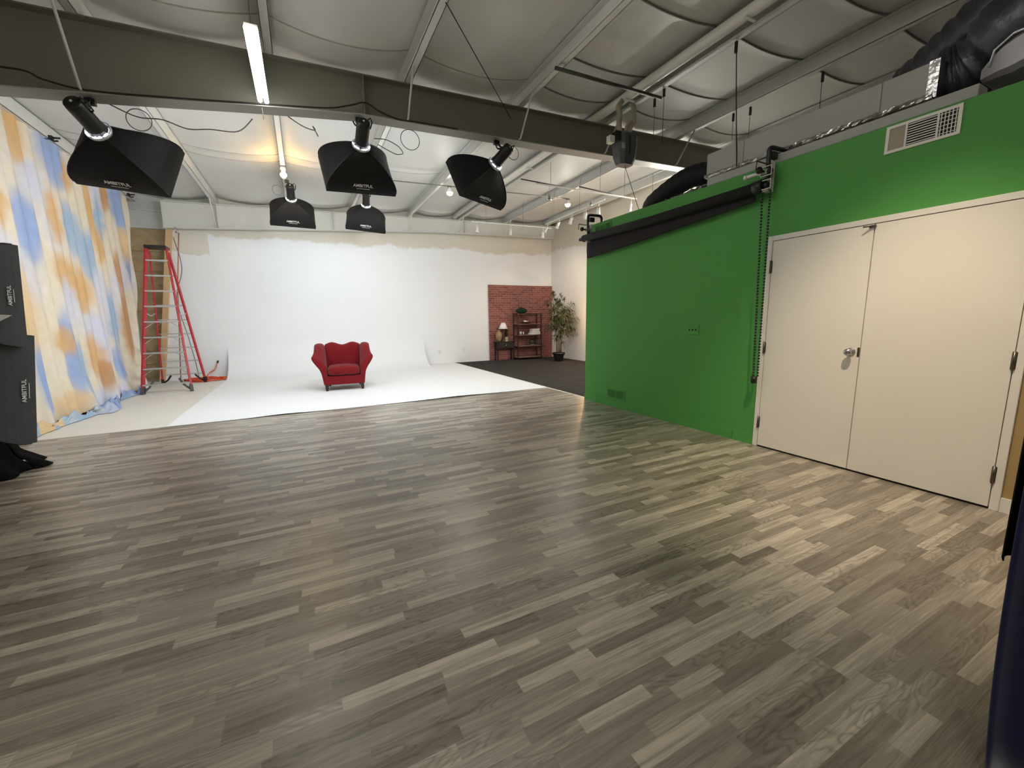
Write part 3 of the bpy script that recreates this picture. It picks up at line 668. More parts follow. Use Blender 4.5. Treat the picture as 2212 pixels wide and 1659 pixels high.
# ------------------------------------------------------------------ bamboo plant
PX, PY = 7.19, 10.95
bp_ = thing('bamboo_plant', 'tall artificial bamboo plant in a black pot beside the brick panel', 'plant', (PX, PY, 0))
MB().lathe([(0.135, 0.0), (0.14, 0.02), (0.175, 0.20), (0.178, 0.21), (0.20, 0.21), (0.205, 0.27), (0.185, 0.27), (0.18, 0.235)], (PX, PY, 0), n=28).build('pot', 'black', bp_)
MB().lathe([(0.178, 0.236), (0.10, 0.245), (0.001, 0.25)], (PX, PY, 0), n=20).build('soil', 'soil', bp_)
rr = random.Random(11); tips = []
fol = MB()
for k in range(9):
    a = rr.uniform(0, 2 * PI); r0 = rr.uniform(0.02, 0.11); h = [2.15, 1.95, 1.8, 1.65, 1.85, 1.5, 1.4, 1.7, 1.25][k]
    bx_, by_ = PX + r0 * math.cos(a), PY + r0 * math.sin(a); lean = rr.uniform(0.02, 0.16)
    pts = [Vector((bx_ + lean * math.cos(a) * t * t, by_ + lean * math.sin(a) * t * t, 0.24 + (h - 0.24) * t)) for t in [i / 8 for i in range(9)]]
    MB().tube(pts, [0.011 - 0.006 * i / 8 for i in range(9)], 6).build('cane', 'cane', bp_)
    lo = 0.30 + 0.25 * rr.random()
    for q in range(17):
        t = lo + (1 - lo) * (q / 16) ** 0.9
        if 0.36 < t < 0.47 and rr.random() < 0.7: continue
        p = pts[0].lerp(pts[-1], t); p = Vector((bx_ + lean * math.cos(a) * t * t, by_ + lean * math.sin(a) * t * t, 0.24 + (h - 0.24) * t))
        aa = rr.uniform(0, 2 * PI); env = 0.44 * math.sin(PI * min(1, max(0.12, (p.z - 0.25) / 2.0)) ** 0.9) + 0.05
        L = env * rr.uniform(0.5, 1.15)
        tip = p + Vector((math.cos(aa) * L, math.sin(aa) * L, rr.uniform(-0.02, 0.14)))
        tip.x = min(tip.x, 7.70)
        fol.tube([p, p.lerp(tip, 0.5) + Vector((0, 0, 0.03)), tip], 0.0025, 3)
        for s_ in range(13):
            w_ = 0.35 + 0.65 * s_ / 12; b_ = p.lerp(tip, w_); dd = (tip - p).normalized() + Vector((rr.uniform(-.9, .9), rr.uniform(-.9, .9), rr.uniform(-.9, .45)))
            leafblade(fol, b_, dd, rr.uniform(0.10, 0.19), 0.026, rr.uniform(0.4, 1.1))
fol.build('foliage', 'leaf', bp_)

# ------------------------------------------------------------------ armchair
AC = Vector((0.645, 8.60, 0)); AR = Rz(math.radians(-5))
ch = thing('armchair', 'red chenille armchair with winged arms on the white sweep', 'chair', AC, AR)
def W(x, y, z): return AC + AR @ Vector((x, y, z))
def rsec(cx, y, hw, z0_, z1_, r_=0.03, n=4):
    return [W(cx + sx * hw, y, z) for sx, z in ((-1, z0_), (1, z0_), (1, z1_), (-1, z1_))]
m_ = MB(); m_.loft([[W(-hw, y, 0.125), W(hw, y, 0.125), W(hw + 0.006, y, 0.30), W(-hw - 0.006, y, 0.30)] for y, hw in ((0.0, 0.375), (0.4, 0.37), (0.80, 0.35))], smooth=False)
m_.build('seat_frame', 'red', ch, bevel=0.02)
# cushion
def cushion_pt(u, v, top):
    x = (u - 0.5) * 2; y = (v - 0.5) * 2
    return None
m_ = MB(); nU = 14; secs = []
for i in range(nU + 1):
    t = i / nU; y = -0.035 + 0.60 * t
    e_ = (1 - abs(2 * t - 1) ** 6) ** 0.5 if 0 < t < 1 else 0.0
    e_ = max(e_, 0.12)
    sec = []
    for k in range(24):
        a = 2 * PI * k / 24; cx_, sz = math.cos(a), math.sin(a)
        X_ = math.copysign(abs(cx_) ** 0.28, cx_) * 0.295 * (0.9 + 0.1 * e_)
        Z_ = math.copysign(abs(sz) ** 0.45, sz)
        zc = 0.385; hh = (0.085 if Z_ > 0 else 0.082)
        crown = 0.03 * (1 - (X_ / 0.3) ** 2) if Z_ > 0 else 0
        sec.append(W(X_, y, zc + Z_ * hh * (0.55 + 0.45 * e_) + crown * max(0, Z_) * e_))
    secs.append(sec)
m_.loft(secs); m_.build('seat_cushion', 'red', ch)
# back with a camel hump
m_ = MB(); secs = []
for i in range(19):
    x = -0.36 + 0.72 * i / 18
    top = 0.905 + 0.028 * math.cos((abs(x) - 0.2) / 0.2 * PI) if abs(x) < 0.36 else 0.88
    yf = 0.50; lean = 0.13
    sec = [W(x, yf, 0.30), W(x, yf + 0.03 + lean * 0.5, 0.6), W(x, yf + 0.05 + lean * 0.8, top - 0.07), W(x, yf + 0.08 + lean, top - 0.012), W(x, yf + 0.14 + lean, top), W(x, yf + 0.20 + lean, top - 0.03), W(x, yf + 0.22 + lean, top - 0.12), W(x, yf + 0.25, 0.30)]
    secs.append(sec)
m_.loft(secs); m_.build('backrest', 'red', ch, subsurf=1)
for sgn in (-1, 1):
    # stations: y, inner x at seat, inner x at top, inner top z, outer x at top, outer top z
    ST = [(-0.02, .30, .355, .565, .575, .675), (0.03, .30, .36, .60, .57, .69), (0.12, .30, .36, .66, .545, .72), (0.22, .30, .36, .75, .525, .78), (0.34, .30, .355, .85, .525, .865), (0.50, .31, .35, .91, .53, .90), (0.66, .32, .345, .92, .525, .895), (0.80, .32, .34, .86, .48, .84)]
    secs = []
    for y, xi, xt, zi, xo, zo in ST:
        bw_ = 0.378 - 0.02 * max(0, y)
        sec = [(xi, 0.29), (xi, 0.40), (xi + 0.008, 0.50), (xt - 0.02, zi - 0.06), (xt + 0.02, zi - 0.004), ((xt + xo) / 2, (zi + zo) / 2 + 0.02), (xo - 0.012, zo + 0.004), (xo, zo - 0.03),
               (xo - 0.06, zo - 0.14), (bw_ + 0.035, 0.42), (bw_ + 0.012, 0.28), (bw_, 0.135), (bw_ - 0.04, 0.128), (xi + 0.01, 0.16)]
        secs.append([W(sgn * a, y, b) for a, b in sec])
    MBx = MB(); MBx.loft(secs); MBx.build('arm', 'red', ch, subsurf=1)
for x, y in ((-0.325, 0.05), (0.325, 0.05), (-0.30, 0.72), (0.30, 0.72)):
    m_ = MB(); m_.add([W(x + a * s_, y + b * s_, z) for z, s_ in ((0.13, 0.032), (0.06, 0.03), (0.0, 0.018)) for a, b in ((-1, -1), (1, -1), (1, 1), (-1, 1))],
        [(0, 1, 2, 3)] + [(i * 4 + k, i * 4 + (k + 1) % 4, i * 4 + 4 + (k + 1) % 4, i * 4 + 4 + k) for i in range(2) for k in range(4)] + [(11, 10, 9, 8)])
    m_.build('leg', 'darkwood', ch)

# ------------------------------------------------------------------ ladder
LC = Vector((-2.5, 10.24, 0)); LR = Rz(0.015)
ld = thing('stepladder', 'tall red fibreglass stepladder with aluminium steps beside the muslin', 'ladder', LC, LR)
def Wl(x, y, z): return LC + LR @ Vector((x, y, z))
TZ = 2.87; TY = 0.74
def fr(t, s_, off=0): return Wl(s_ * (0.385 + (0.16 - 0.385) * t) + off, 0.0 + (TY - 0.06) * t, TZ * t)
def re(t, s_): return Wl(s_ * (0.395 + (0.15 - 0.395) * t), 1.44 + (TY + 0.10 - 1.44) * t, TZ * t)
for s_ in (-1, 1):
    MB().bar(fr(0.03, s_), fr(1, s_), 0.034, 0.075).build('front_rail', 'ladderred', ld)
    MB().bar(re(0.03, s_), re(0.98, s_), 0.028, 0.05).build('rear_rail', 'ladderred', ld)
    ft = MB(); ft.bar(fr(0, s_), fr(0.045, s_), 0.05, 0.09); ft.tube([fr(0.01, s_), fr(0.045, s_, -s_ * 0.10), fr(0.095, s_, -s_ * 0.17)], 0.02, 6); ft.build('foot', 'rubber', ld)
    ft = MB(); ft.bar(re(0, s_), re(0.045, s_), 0.045, 0.07); ft.tube([re(0.01, s_), Wl(s_ * 0.29, 1.42, 0.10), Wl(s_ * 0.22, 1.38, 0.2)], 0.02, 6); ft.build('foot', 'black', ld)
MB().box(Wl(0, TY, TZ + 0.02), (0.36, 0.30, 0.055), LR).build('top_cap', 'black', ld, bevel=0.01)
for k in range(1, 10):
    t = k * 0.305 / TZ * 1.0 - 0.045
    a, b = fr(t, -1), fr(t, 1); MB().bar(a, b, 0.085, 0.028).build('step', 'alu', ld)
    if k <= 5:
        for s_ in (-1, 1): MB().bar(fr(t - 0.045, s_), fr(t, s_, -s_ * 0.16), 0.018, 0.008).build('step_brace', 'alu', ld)
    t2 = t + 0.015
    a, b = re(t2, -1), re(t2, 1); MB().bar(a, b, 0.03, 0.022).build('rear_bar', 'alu', ld)
    if k in (3, 4, 5):
        for s_ in (-1, 1): MB().bar(re(t2 - 0.045, s_), re(t2, s_) + LR @ Vector((-s_ * 0.15, 0, 0)), 0.014, 0.006).build('rear_brace', 'alu', ld)
for s_ in (-1, 1):
    a, b = fr(0.55, s_), re(0.55, s_); mid = a.lerp(b, 0.5) - Vector((0, 0, 0.06)); m_ = MB(); m_.bar(a, mid, 0.006, 0.022); m_.bar(mid, b, 0.006, 0.022); m_.build('spreader', 'alu', ld)

# orange cord heap, cord up to wall
rr = random.Random(2); pts = []
for k in range(90):
    a = k * 0.55; r_ = 0.20 + 0.12 * rr.random(); pts.append((-2.18 + r_ * 1.35 * math.cos(a), 11.9 + r_ * 0.8 * math.sin(a), 0.012 + 0.07 * rr.random()))
pts += [(-2.6, 11.8, 0.012), (-2.75, 11.75, 0.012)]
tag(MB().tube(spline(pts, 3), 0.009, 5).build('extension_cord', 'orange'), 'orange extension cord heaped on the floor behind the ladder', 'cord')
pc_ = thing('plug_cord', 'pale orange cord end rising beside the sweep to a black plug', 'cord', (-2.05, 12.2, 0))
MB().tube(spline([(-2.12, 12.0, 0.03), (-2.16, 12.15, 0.12), (-2.05, 12.28, 0.20), (-1.98, 12.32, 0.33)]), 0.012, 6).build('cord_strand', 'pinkcord', pc_)
MB().tube(spline([(-2.2, 12.05, 0.03), (-2.12, 12.2, 0.17), (-2.02, 12.28, 0.24), (-1.97, 12.33, 0.38)]), 0.012, 6).build('cord_strand', 'pinkcord', pc_)
MB().tube([(-1.965, 12.33, 0.38), (-1.95, 12.36, 0.43)], 0.02, 8).build('plug', 'black', pc_)

# ------------------------------------------------------------------ green partition room
DY0, DY1, DZ = 0.85, 2.58, 2.10
g_ = MB()
g_.b2((GX, DY1, 0), (GX + 0.12, GY, 2.77)); g_.b2((GX, DY0, DZ), (GX + 0.12, DY1, 2.77)); g_.b2((GX, -2.0, DZ), (GX + 0.12, DY0, 2.77))
struct(g_.build('wall_partition', 'green'))
struct(MB().b2((GX, -2.0, 0), (GX + 0.12, DY0, DZ)).build('wall_partition_near', 'tan'))
struct(MB().b2((GX + 0.12, GY - 0.12, 0), (XR, GY, 2.77)).build('wall_partition_far', 'rightwall'))
struct(MB().b2((GX + 0.12, -2.0, 0), (XR, -1.88, 2.77)).build('wall_partition_end', 'tan'))
struct(MB().b2((GX + 0.13, -2.0, 2.765), (XR, GY, 2.78)).build('trim_2', 'duct'))
bbm = MB()
yy = [GY, 5.18, 4.06, 2.60 + 0.22, DY1 + 0.002]
bbm = MB()
for a, b in zip(yy[:-1], yy[1:]): bbm.b2((GX - 0.012, b + 0.003, 0.0), (GX, a - 0.001, 0.10))
struct(bbm.build('baseboard_partition', 'green'))
struct(MB().b2((GX - 0.014, -1.9, 0.0), (GX, DY0 - 0.001, 0.10)).build('baseboard_near', 'trimwhite'))
# door casing
cs = MB(); FX = GX - 0.02
cs.b2((FX, DY1 - 0.045, 0), (GX + 0.12, DY1, DZ)); cs.b2((FX, DY0, 0), (GX + 0.12, DY0 + 0.045, DZ)); cs.b2((FX, DY0 + 0.045, DZ - 0.045), (GX + 0.12, DY1 - 0.045, DZ))
struct(cs.build('trim_3', 'trimwhite', bevel=0.003))
SE = 1.735
dz0, dz1 = 0.016, DZ - 0.05
d1 = thing('door_1', None, None, (GX, DY1 - 0.05, 0)); struct(d1)
MB().b2((GX - 0.016, SE + 0.003, dz0), (GX + 0.03, DY1 - 0.05, dz1)).build('door_leaf', 'door', d1, bevel=0.002)
kb = MB(); RX = Matrix.Rotation(-PI / 2, 3, 'Y')
kb.lathe([(0.034, 0), (0.034, 0.006), (0.014, 0.012), (0.012, 0.03), (0.026, 0.038), (0.031, 0.052), (0.026, 0.066), (0.008, 0.072)], (GX - 0.016, 1.80, 1.03), RX, n=20)
kb.build('door_knob', 'chrome', d1)
MB().b2((GX - 0.0175, SE + 0.003, 0.99), (GX - 0.0155, SE + 0.02, 1.07)).build('latch_plate', 'hinge', d1)
def hinge(parent, y, z0_, z1_):
    h_ = MB(); h_.tube([(GX - 0.026, y, z0_), (GX - 0.026, y, z1_)], 0.009, 8); h_.b2((GX - 0.022, y - 0.012, z0_ + .005), (GX - 0.016, y + 0.012, z1_ - .005)); h_.build('hinge', 'hinge', parent)
for z0_, z1_ in ((1.75, 1.87), (0.97, 1.085), (0.20, 0.32)): hinge(d1, DY1 - 0.047, z0_, z1_)
d2 = thing('door_2', None, None, (GX, DY0 + 0.05, 0)); struct(d2)
MB().b2((GX - 0.016, DY0 + 0.05, dz0), (GX + 0.03, SE - 0.003, dz1)).build('door_leaf', 'door', d2, bevel=0.002)
for z0_, z1_ in ((1.75, 1.87), (0.97, 1.09), (0.19, 0.31)): hinge(d2, DY0 + 0.047, z0_, z1_)
fb = MB(); fb.tube([(GX - 0.03, SE + 0.005, 2.035), (GX - 0.06, SE + 0.06, 2.033)], 0.006, 6); fb.b2((GX - 0.035, SE - 0.012, 2.025), (GX - 0.016, SE + 0.03, 2.042)); fb.build('door_catch', 'hinge', d1)
struct(MB().b2((GX - 0.01, DY0 + .05, 0.0), (GX + 0.1, DY1 - .05, 0.008)).build('trim_4', 'black'))

# vents
def vent(label, y0, y1, z0_, z1_, body, cav, cols):
    t = thing('wall_vent', label, 'vent', (GX, (y0 + y1) / 2, z0_))
    fw = 0.02
    f_ = MB(); X_ = GX - 0.01
    f_.b2((X_, y0, z0_), (GX, y1, z0_ + fw)); f_.b2((X_, y0, z1_ - fw), (GX, y1, z1_)); f_.b2((X_, y0, z0_ + fw), (GX, y0 + fw, z1_ - fw)); f_.b2((X_, y1 - fw, z0_ + fw), (GX, y1, z1_ - fw)); f_.build('frame', body, t)
    n = len(cols); yy_ = y1 - fw; tot = (y1 - y0 - 2 * fw)
    for i, (fr_, kind) in enumerate(cols):
        w_ = tot * fr_; a = yy_ - w_; b = yy_ - (0.006 if i > 0 else 0)
        aa = a + (0.0 if i == n - 1 else 0.0)
        MB().b2((GX - 0.004, a + 0.006, z0_ + fw), (GX - 0.001, b, z1_ - fw)).build('backing', 'beige' if kind == 'blank' else cav, t)
        if i < n - 1: MB().b2((X_, a - 0.006, z0_ + fw), (GX - .001, a + 0.006, z1_ - fw)).build('mullion', body, t)
        if kind == 'slats':
            s_ = MB(); k = 9
            for q in range(k): z = z0_ + fw + (z1_ - z0_ - 2 * fw) * (q + 0.5) / k; s_.box((GX - 0.007, (a + b) / 2, z), (0.006, b - a - 0.006, 0.006))
            s_.build('slats', body, t)
        if kind == 'grid':
            s_ = MB()
            for q in range(6): z = z0_ + fw + (z1_ - z0_ - 2 * fw) * (q + 0.5) / 6; s_.box((GX - 0.007, (a + b) / 2, z), (0.005, b - a - 0.006, 0.004))
            for q in range(5): y = a + (b - a) * (q + 0.5) / 5; s_.box((GX - 0.006, y, (z0_ + z1_) / 2), (0.004, 0.005, z1_ - z0_ - 2 * fw))
            s_.build('grid_bars', body, t)
        yy_ = a
    return t
vent('white rectangular air vent with louvres high above the double door', 1.32, 1.735, 2.56, 2.755, 'trimwhite', 'ventdark', [(0.27, 'blank'), (0.46, 'slats'), (0.27, 'grid')])
vent('green painted low vent just above the baseboard of the green wall', 4.54, 4.93, 0.12, 0.28, 'green', 'greendark', [(0.5, 'slats'), (0.5, 'slats')])
vent('green painted high vent behind the black paper roll', 4.92, 5.30, 2.58, 2.74, 'green', 'greendark', [(0.35, 'slats'), (0.33, 'slats'), (0.32, 'slats')])
op = thing('switch_plate', 'green painted switch plate with three dark toggles on the green wall', 'switch', (GX, 3.41, 1.185))
MB().b2((GX - 0.008, 3.325, 1.13), (GX, 3.49, 1.245)).build('cover_plate', 'green', op, bevel=0.003)
for y in (3.365, 3.41, 3.455): MB().b2((GX - 0.014, y - 0.006, 1.178), (GX - 0.007, y + 0.006, 1.198)).build('toggle', 'ventdark', op)

# ------------------------------------------------------------------ black paper roll on clamps
rl = thing('paper_roll', 'black seamless paper roll hung across the top of the green wall', 'backdrop roll', (4.03, 4.0, 2.55))
RX_ = 4.02; rz = lambda y: 2.575 - 0.0 * y
m_ = MB(); m_.tube([(RX_, 5.42, 2.565), (RX_, 4.0, 2.545), (RX_, 2.68, 2.56)], 0.052, 24); m_.build('rolled_paper', 'paperblack', rl)
m_ = MB()
def drop_pt(u, v):
    y = 5.40 + (2.70 - 5.40) * u; zb_ = 2.262 + (2.45 - 2.262) * (u ** 1.15) ; z = 2.55 * (1 - v) + zb_ * v
    return Vector((4.074 - 0.012 * math.sin(v * PI), y, z))
m_.grid(drop_pt, 40, 8); m_.build('hanging_paper', 'paperblack', rl, solid=0.002)
m_ = MB(); m_.tube([(RX_, 5.42, 2.565), (RX_, 5.50, 2.565)], 0.024, 12); m_.sphere((RX_, 5.51, 2.565), 0.028); m_.build('end_plug', 'black', rl)
m_ = MB(); m_.tube([(RX_, 2.69, 2.56), (RX_, 2.60, 2.56)], 0.062, 18); m_.tube([(RX_, 2.60, 2.56), (RX_, 2.56, 2.56)], 0.03, 12); m_.build('chain_drive', 'black', rl)
def bracket(y, label, core):
    t = thing('wall_clamp', label, 'clamp', (GX, y, 2.77))
    m_ = MB(); m_.tube(spline([(4.035, y, 2.62), (4.03, y, 2.72), (4.03, y, 2.86), (4.06, y, 2.895), (4.14, y, 2.90), (4.25, y, 2.90), (4.285, y, 2.87), (4.29, y, 2.80), (4.29, y, 2.74)], 5), 0.021, 8); m_.build('clamp_jaw', 'black', t)
    m_ = MB(); m_.b2((4.06, y - 0.02, 2.80), (4.14, y + 0.02, 2.865)); m_.build('clamp_pad', 'black', t, bevel=0.006)
    m_ = MB(); m_.tube([(4.04, y, 2.745), (3.86, y, 2.75)], 0.006, 6); m_.tube([(3.86, y, 2.75), (3.85, y, 2.67)], 0.005, 6); m_.build('screw_handle', 'darksteel', t)
    m_ = MB(); m_.b2((4.07, y - 0.035, 2.50), (4.085, y + 0.035, 2.76)); m_.b2((3.99, y - 0.03, 2.655), (4.085, y + 0.03, 2.70)); m_.b2((4.0, y - 0.03, 2.50), (4.085, y + 0.03, 2.52)); m_.build('bracket', 'flange', t, bevel=0.004)
    m_ = MB(); m_.sphere((3.93, y + .02, 2.685), 0.032); m_.tube([(3.93, y + .02, 2.685), (4.0, y + .01, 2.68)], 0.011, 8); m_.tube([(3.99, y - .05, 2.675), (4.06, y + .03, 2.67)], 0.026, 10); m_.build('locking_knob', 'black', t)
    if core:
        m_ = MB(); m_.tube([(4.03, y + 0.05, 2.69), (4.03, y + 0.22, 2.69)], 0.017, 12); m_.tube([(4.03, y + 0.05, 2.69), (4.03, y + 0.09, 2.69)], 0.026, 12); m_.tube([(4.03, y + 0.20, 2.69), (4.03, y + 0.23, 2.69)], 0.022, 12); m_.build('roller_core', 'whiteplastic', t)
        m_ = MB(); m_.tube([(3.99, y - 0.06, 2.72), (3.99, y + .04, 2.72), (3.99, y + .04, 2.64), (3.99, y - .06, 2.64)], 0.005, 6, closed=True); m_.tube([(3.99, y - 0.06, 2.60), (3.99, y + .04, 2.60), (3.99, y + .04, 2.52), (3.99, y - .06, 2.52)], 0.005, 6, closed=True); m_.build('wire_hook', 'whiteplastic', t)
bracket(5.33, 'black clamp over the wall top at the far end of the paper roll', False)
bracket(2.58, 'black clamp with a white roller core at the near end of the paper roll', True)
cn = thing('chain_loop', 'long black bead chain loop hanging beside the double door', 'chain', (4.02, 2.58, 2.5))
for yy_ in (2.535, 2.61):
    m_ = MB(); n_ = 62
    for i in range(n_): m_.sphere((4.02 + 0.012 * i / n_, yy_ - (0.012 if yy_ < 2.6 else 0.045) * i / n_, 2.50 - (2.50 - 0.72) * i / n_), 0.011, 6)
    m_.build('bead_strand', 'black', cn)
m_ = MB(); m_.tube([(4.032, 2.56, 0.735), (4.032, 2.56, 0.67)], [0.03, 0.026], 12); m_.build('chain_weight', 'black', cn)

# ------------------------------------------------------------------ ducts above the partition
DX = 4.33
dc = thing('duct_box', 'long grey rectangular air duct hung over the green wall', 'duct', (DX, 2.5, 2.93))
MB().b2((DX, 1.56, 2.935), (DX + 0.62, 3.50, 3.185)).build('duct_body', 'duct', dc, bevel=0.006)
m_ = MB(); rr = random.Random(4); N = 80
vs = []
for i in range(N + 1):
    y = 1.56 + (3.52 - 1.56) * i / N; j = lambda s_: rr.uniform(-s_, s_)
    vs += [(DX - 0.004 + j(.003), y, 2.965 + j(.005)), (DX - 0.012 + j(.006), y, 2.945 + j(.006)), (DX - 0.008 + j(.005), y, 2.928 + j(.004)), (DX + 0.03 + j(.006), y, 2.925 + j(.004))]
m_.add(vs, [(i * 4 + k, i * 4 + k + 1, i * 4 + 4 + k + 1, i * 4 + 4 + k) for i in range(N) for k in range(3)]); m_.build('foil_tape', 'foil', dc)
m_ = MB(); m_.b2((DX - 0.006, 1.54, 2.93), (DX + 0.626, 1.60, 3.19)); m_.build('end_tape', 'foil', dc)
for y in (1.88, 3.05): MB().b2((DX - 0.003, y, 2.93), (DX - 0.0005, y + 0.004, 3.185)).build('joint', 'steelgrey', dc)
m_ = MB(); m_.b2((DX - 0.03, 2.05, 2.90), (DX + 0.66, 2.11, 2.92)); m_.b2((DX - 0.02, 2.06, 2.915), (DX + 0.0, 2.10, 3.22)); 
m_ = MB(); m_.b2((DX - 0.035, 2.06, 2.905), (DX + 0.66, 2.11, 2.925)); m_.build('support_bar', 'black', dc)
lt = thing('supply_duct', 'low pale grey duct lying on the roof of the green room', 'duct', (4.4, 2, 2.79))
MB().b2((4.175, 1.27, 2.782), (4.325, 3.36, 2.862)).build('duct_shell', 'duct', lt, bevel=0.006)
# black flexible duct plunging behind the wall
fx = thing('flexible_duct', 'thick black flexible duct dropping from the grey duct end', 'duct', (4.45, 3.5, 3.05))
pts = spline([(4.62, 3.40, 3.06), (4.58, 3.60, 3.06), (4.50, 3.86, 3.07), (4.48, 4.15, 3.0), (4.56, 4.55, 2.90), (4.9, 4.8, 2.89)], 10)
m_ = MB(); m_.tube(pts, [0.130 + 0.004 * math.sin(i * 2.2) for i in range(len(pts))], 20); m_.build('sleeve', 'blackcloth', fx)
m_ = MB(); m_.tube([(4.62, 3.50, 3.06), (4.60, 3.60, 3.06)], 0.135, 20); m_.build('foil_collar', 'foil', fx)
m_ = MB(); m_.box((4.445, 4.16, 2.93), (0.008, 0.06, 0.07)); m_.build('printed_label', 'cablegrey', fx)
cf = thing('crumpled_foil', 'crumpled silver foil end flap on top of the green wall', 'foil', (4.4, 3.7, 2.8))
m_ = MB(); rr = random.Random(8)
def fpt(u, v):
    return Vector((4.22 + 0.25 * v + rr.uniform(-.012, .012), 3.40 + 0.62 * u, 2.80 + 0.075 * math.sin(PI * min(1, v * 1.1)) * (1 - u * 0.7) + rr.uniform(-.012, .012)))
m_.grid(fpt, 20, 8, False); m_.build('foil_sheet', 'foil', cf)
# near silver/black flex ducts
nf = thing('flexible_duct', 'wide dark crinkled flexible duct curving above the white vent', 'duct', (4.7, 0.9, 3.2))
pts = spline([(4.64, 1.62, 3.12), (4.66, 1.45, 3.16), (4.60, 1.15, 3.34), (4.62, 0.7, 3.62), (4.9, 0.1, 3.8), (5.2, -0.6, 3.85)], 10)
m_ = MB(); m_.tube(pts, [0.22 + 0.014 * math.sin(i * 1.9) + (0.05 if i > 14 else 0) for i in range(len(pts))], 26); m_.build('sleeve', 'flexfoil', nf)
pts2 = spline([(5.25, 2.05, 3.42), (5.12, 1.75, 3.54), (4.95, 1.4, 3.68), (4.80, 1.0, 3.84), (4.8, 0.3, 3.98), (4.9, -0.6, 4.02)], 10)
nf2 = thing('flexible_duct', 'slack black flexible duct lying behind and above the grey duct', 'duct', (4.7, 1.8, 3.5))
m_ = MB(); m_.tube(pts2, [0.20 + 0.012 * math.sin(i * 2.1) for i in range(len(pts2))], 24); m_.build('sleeve', 'flexfoil', nf2)
sd = thing('elbow_duct', 'galvanised grey elbow duct above the green wall at the right edge', 'duct', (4.4, 1.1, 3.0))
pts = spline([(4.56, 1.34, 2.99), (4.52, 1.22, 3.04), (4.50, 0.95, 3.08), (4.50, 0.4, 3.08), (4.5, -0.4, 3.08)], 8)
m_ = MB()
secs = []
for i, p in enumerate(pts):
    k = min(1, 0.35 + i / 14); hh = 0.115 * k; ww = 0.16
    secs.append([p + Vector((a * ww, 0, b * hh)) for a, b in [(-1, -.7), (-.8, -1), (.8, -1), (1, -.7), (1, .7), (.8, 1), (-.8, 1), (-1, .7)]])
m_.loft(secs, smooth=False); m_.build('duct_body', mat('galvanised_steel', (0.66, 0.65, 0.66), 0.42, metal=0.35, var=0.1, scale=6), sd)
m_ = MB(); m_.tube([pts[4] + Vector((-.165, 0, 0.0)), pts[5] + Vector((-.165, 0, 0.09)), pts[9] + Vector((-.165, 0, 0.118)), pts[-1] + Vector((-.165, 0, 0.118))], 0.008, 6); m_.build('seam_edge', 'silver', sd)

# ------------------------------------------------------------------ hanging wires with clips
wires = [((4.46, 4.48, 4.24), (4.46, 4.48, 3.72), 'from the end of the dark support pipe'), ((4.47, 4.33, 4.30), (4.47, 4.33, 3.62), 'just right of the dark support pipe'),
         ((4.44, 3.30, 4.28), (4.30, 3.10, 2.93), 'the longest, reaching down to the grey duct'), ((5.97, 4.41, 4.32), (5.97, 4.41, 3.95), 'from the seventh purlin, left of two'), ((6.02, 4.18, 4.32), (6.02, 4.18, 3.85), 'from the seventh purlin, right of two'),
         ((6.02, 3.25, 4.32), (6.02, 3.25, 3.9), 'from the seventh purlin above the duct')]
for i, (a, b, t_) in enumerate(wires):
    t = thing('hanging_wire', 'thin dark hanging wire with a clip, ' + t_, 'wire', a, group='dark wires hanging from the purlins')
    mid = (Vector(a) + Vector(b)) / 2 + Vector((0.01, 0.01, 0))
    MB().tube(spline([a, mid, b], 4), 0.006 if i == 2 else 0.0035, 5).build('wire_strand', 'cable', t)
    MB().b2((a[0] - 0.012, a[1] - 0.012, a[2] - 0.12), (a[0] + 0.012, a[1] + 0.012, a[2] - 0.01)).build('clip', 'black', t)
tag(MB().tube([(1.40, 4.0, 4.19), (2.66, 5.36, 4.13), (2.78, 5.43, 4.05)], 0.005, 5).build('taut_wire', 'cable'), 'taut dark wire running diagonally below the ceiling to the near beam', 'wire')
# cables on the near beam
cbp = spline([(-3.3, 5.41, 3.36), (-2.11, 5.415, 3.54), (-1.86, 5.42, 3.50), (-1.57, 5.42, 3.475), (-0.9, 5.415, 3.545), (-0.3, 5.42, 3.625), (0.42, 5.42, 3.72), (0.7, 5.415, 3.80), (0.868, 5.41, 3.86), (1.02, 5.415, 3.80), (1.24, 5.42, 3.755), (1.46, 5.42, 3.765), (2.0, 5.42, 3.78)], 5)
tag(MB().tube(cbp, 0.008, 6).build('power_cable', 'cable'), 'black power cable draped along the lower flange of the near beam', 'cable')
tag(MB().tube(spline([(-1.5, 5.64, 3.47), (-1.3, 5.66, 3.40), (-1.1, 5.66, 3.41), (-0.9, 5.66, 3.36), (-0.7, 5.66, 3.39), (-0.45, 5.65, 3.41), (-0.3, 5.64, 3.56)], 6), 0.006, 5).build('loose_wire', 'cablegrey'), 'thin wavy grey wire sagging under the near beam left of the tube', 'wire')
tag(MB().tube(spline([(0.05, 5.64, 3.65), (0.2, 5.66, 3.58), (0.32, 5.66, 3.56), (0.30, 5.66, 3.60), (0.35, 5.66, 3.50)], 6), 0.006, 5).build('loose_wire', 'cablegrey'), 'short frayed grey wire under the near beam right of the tube', 'wire')

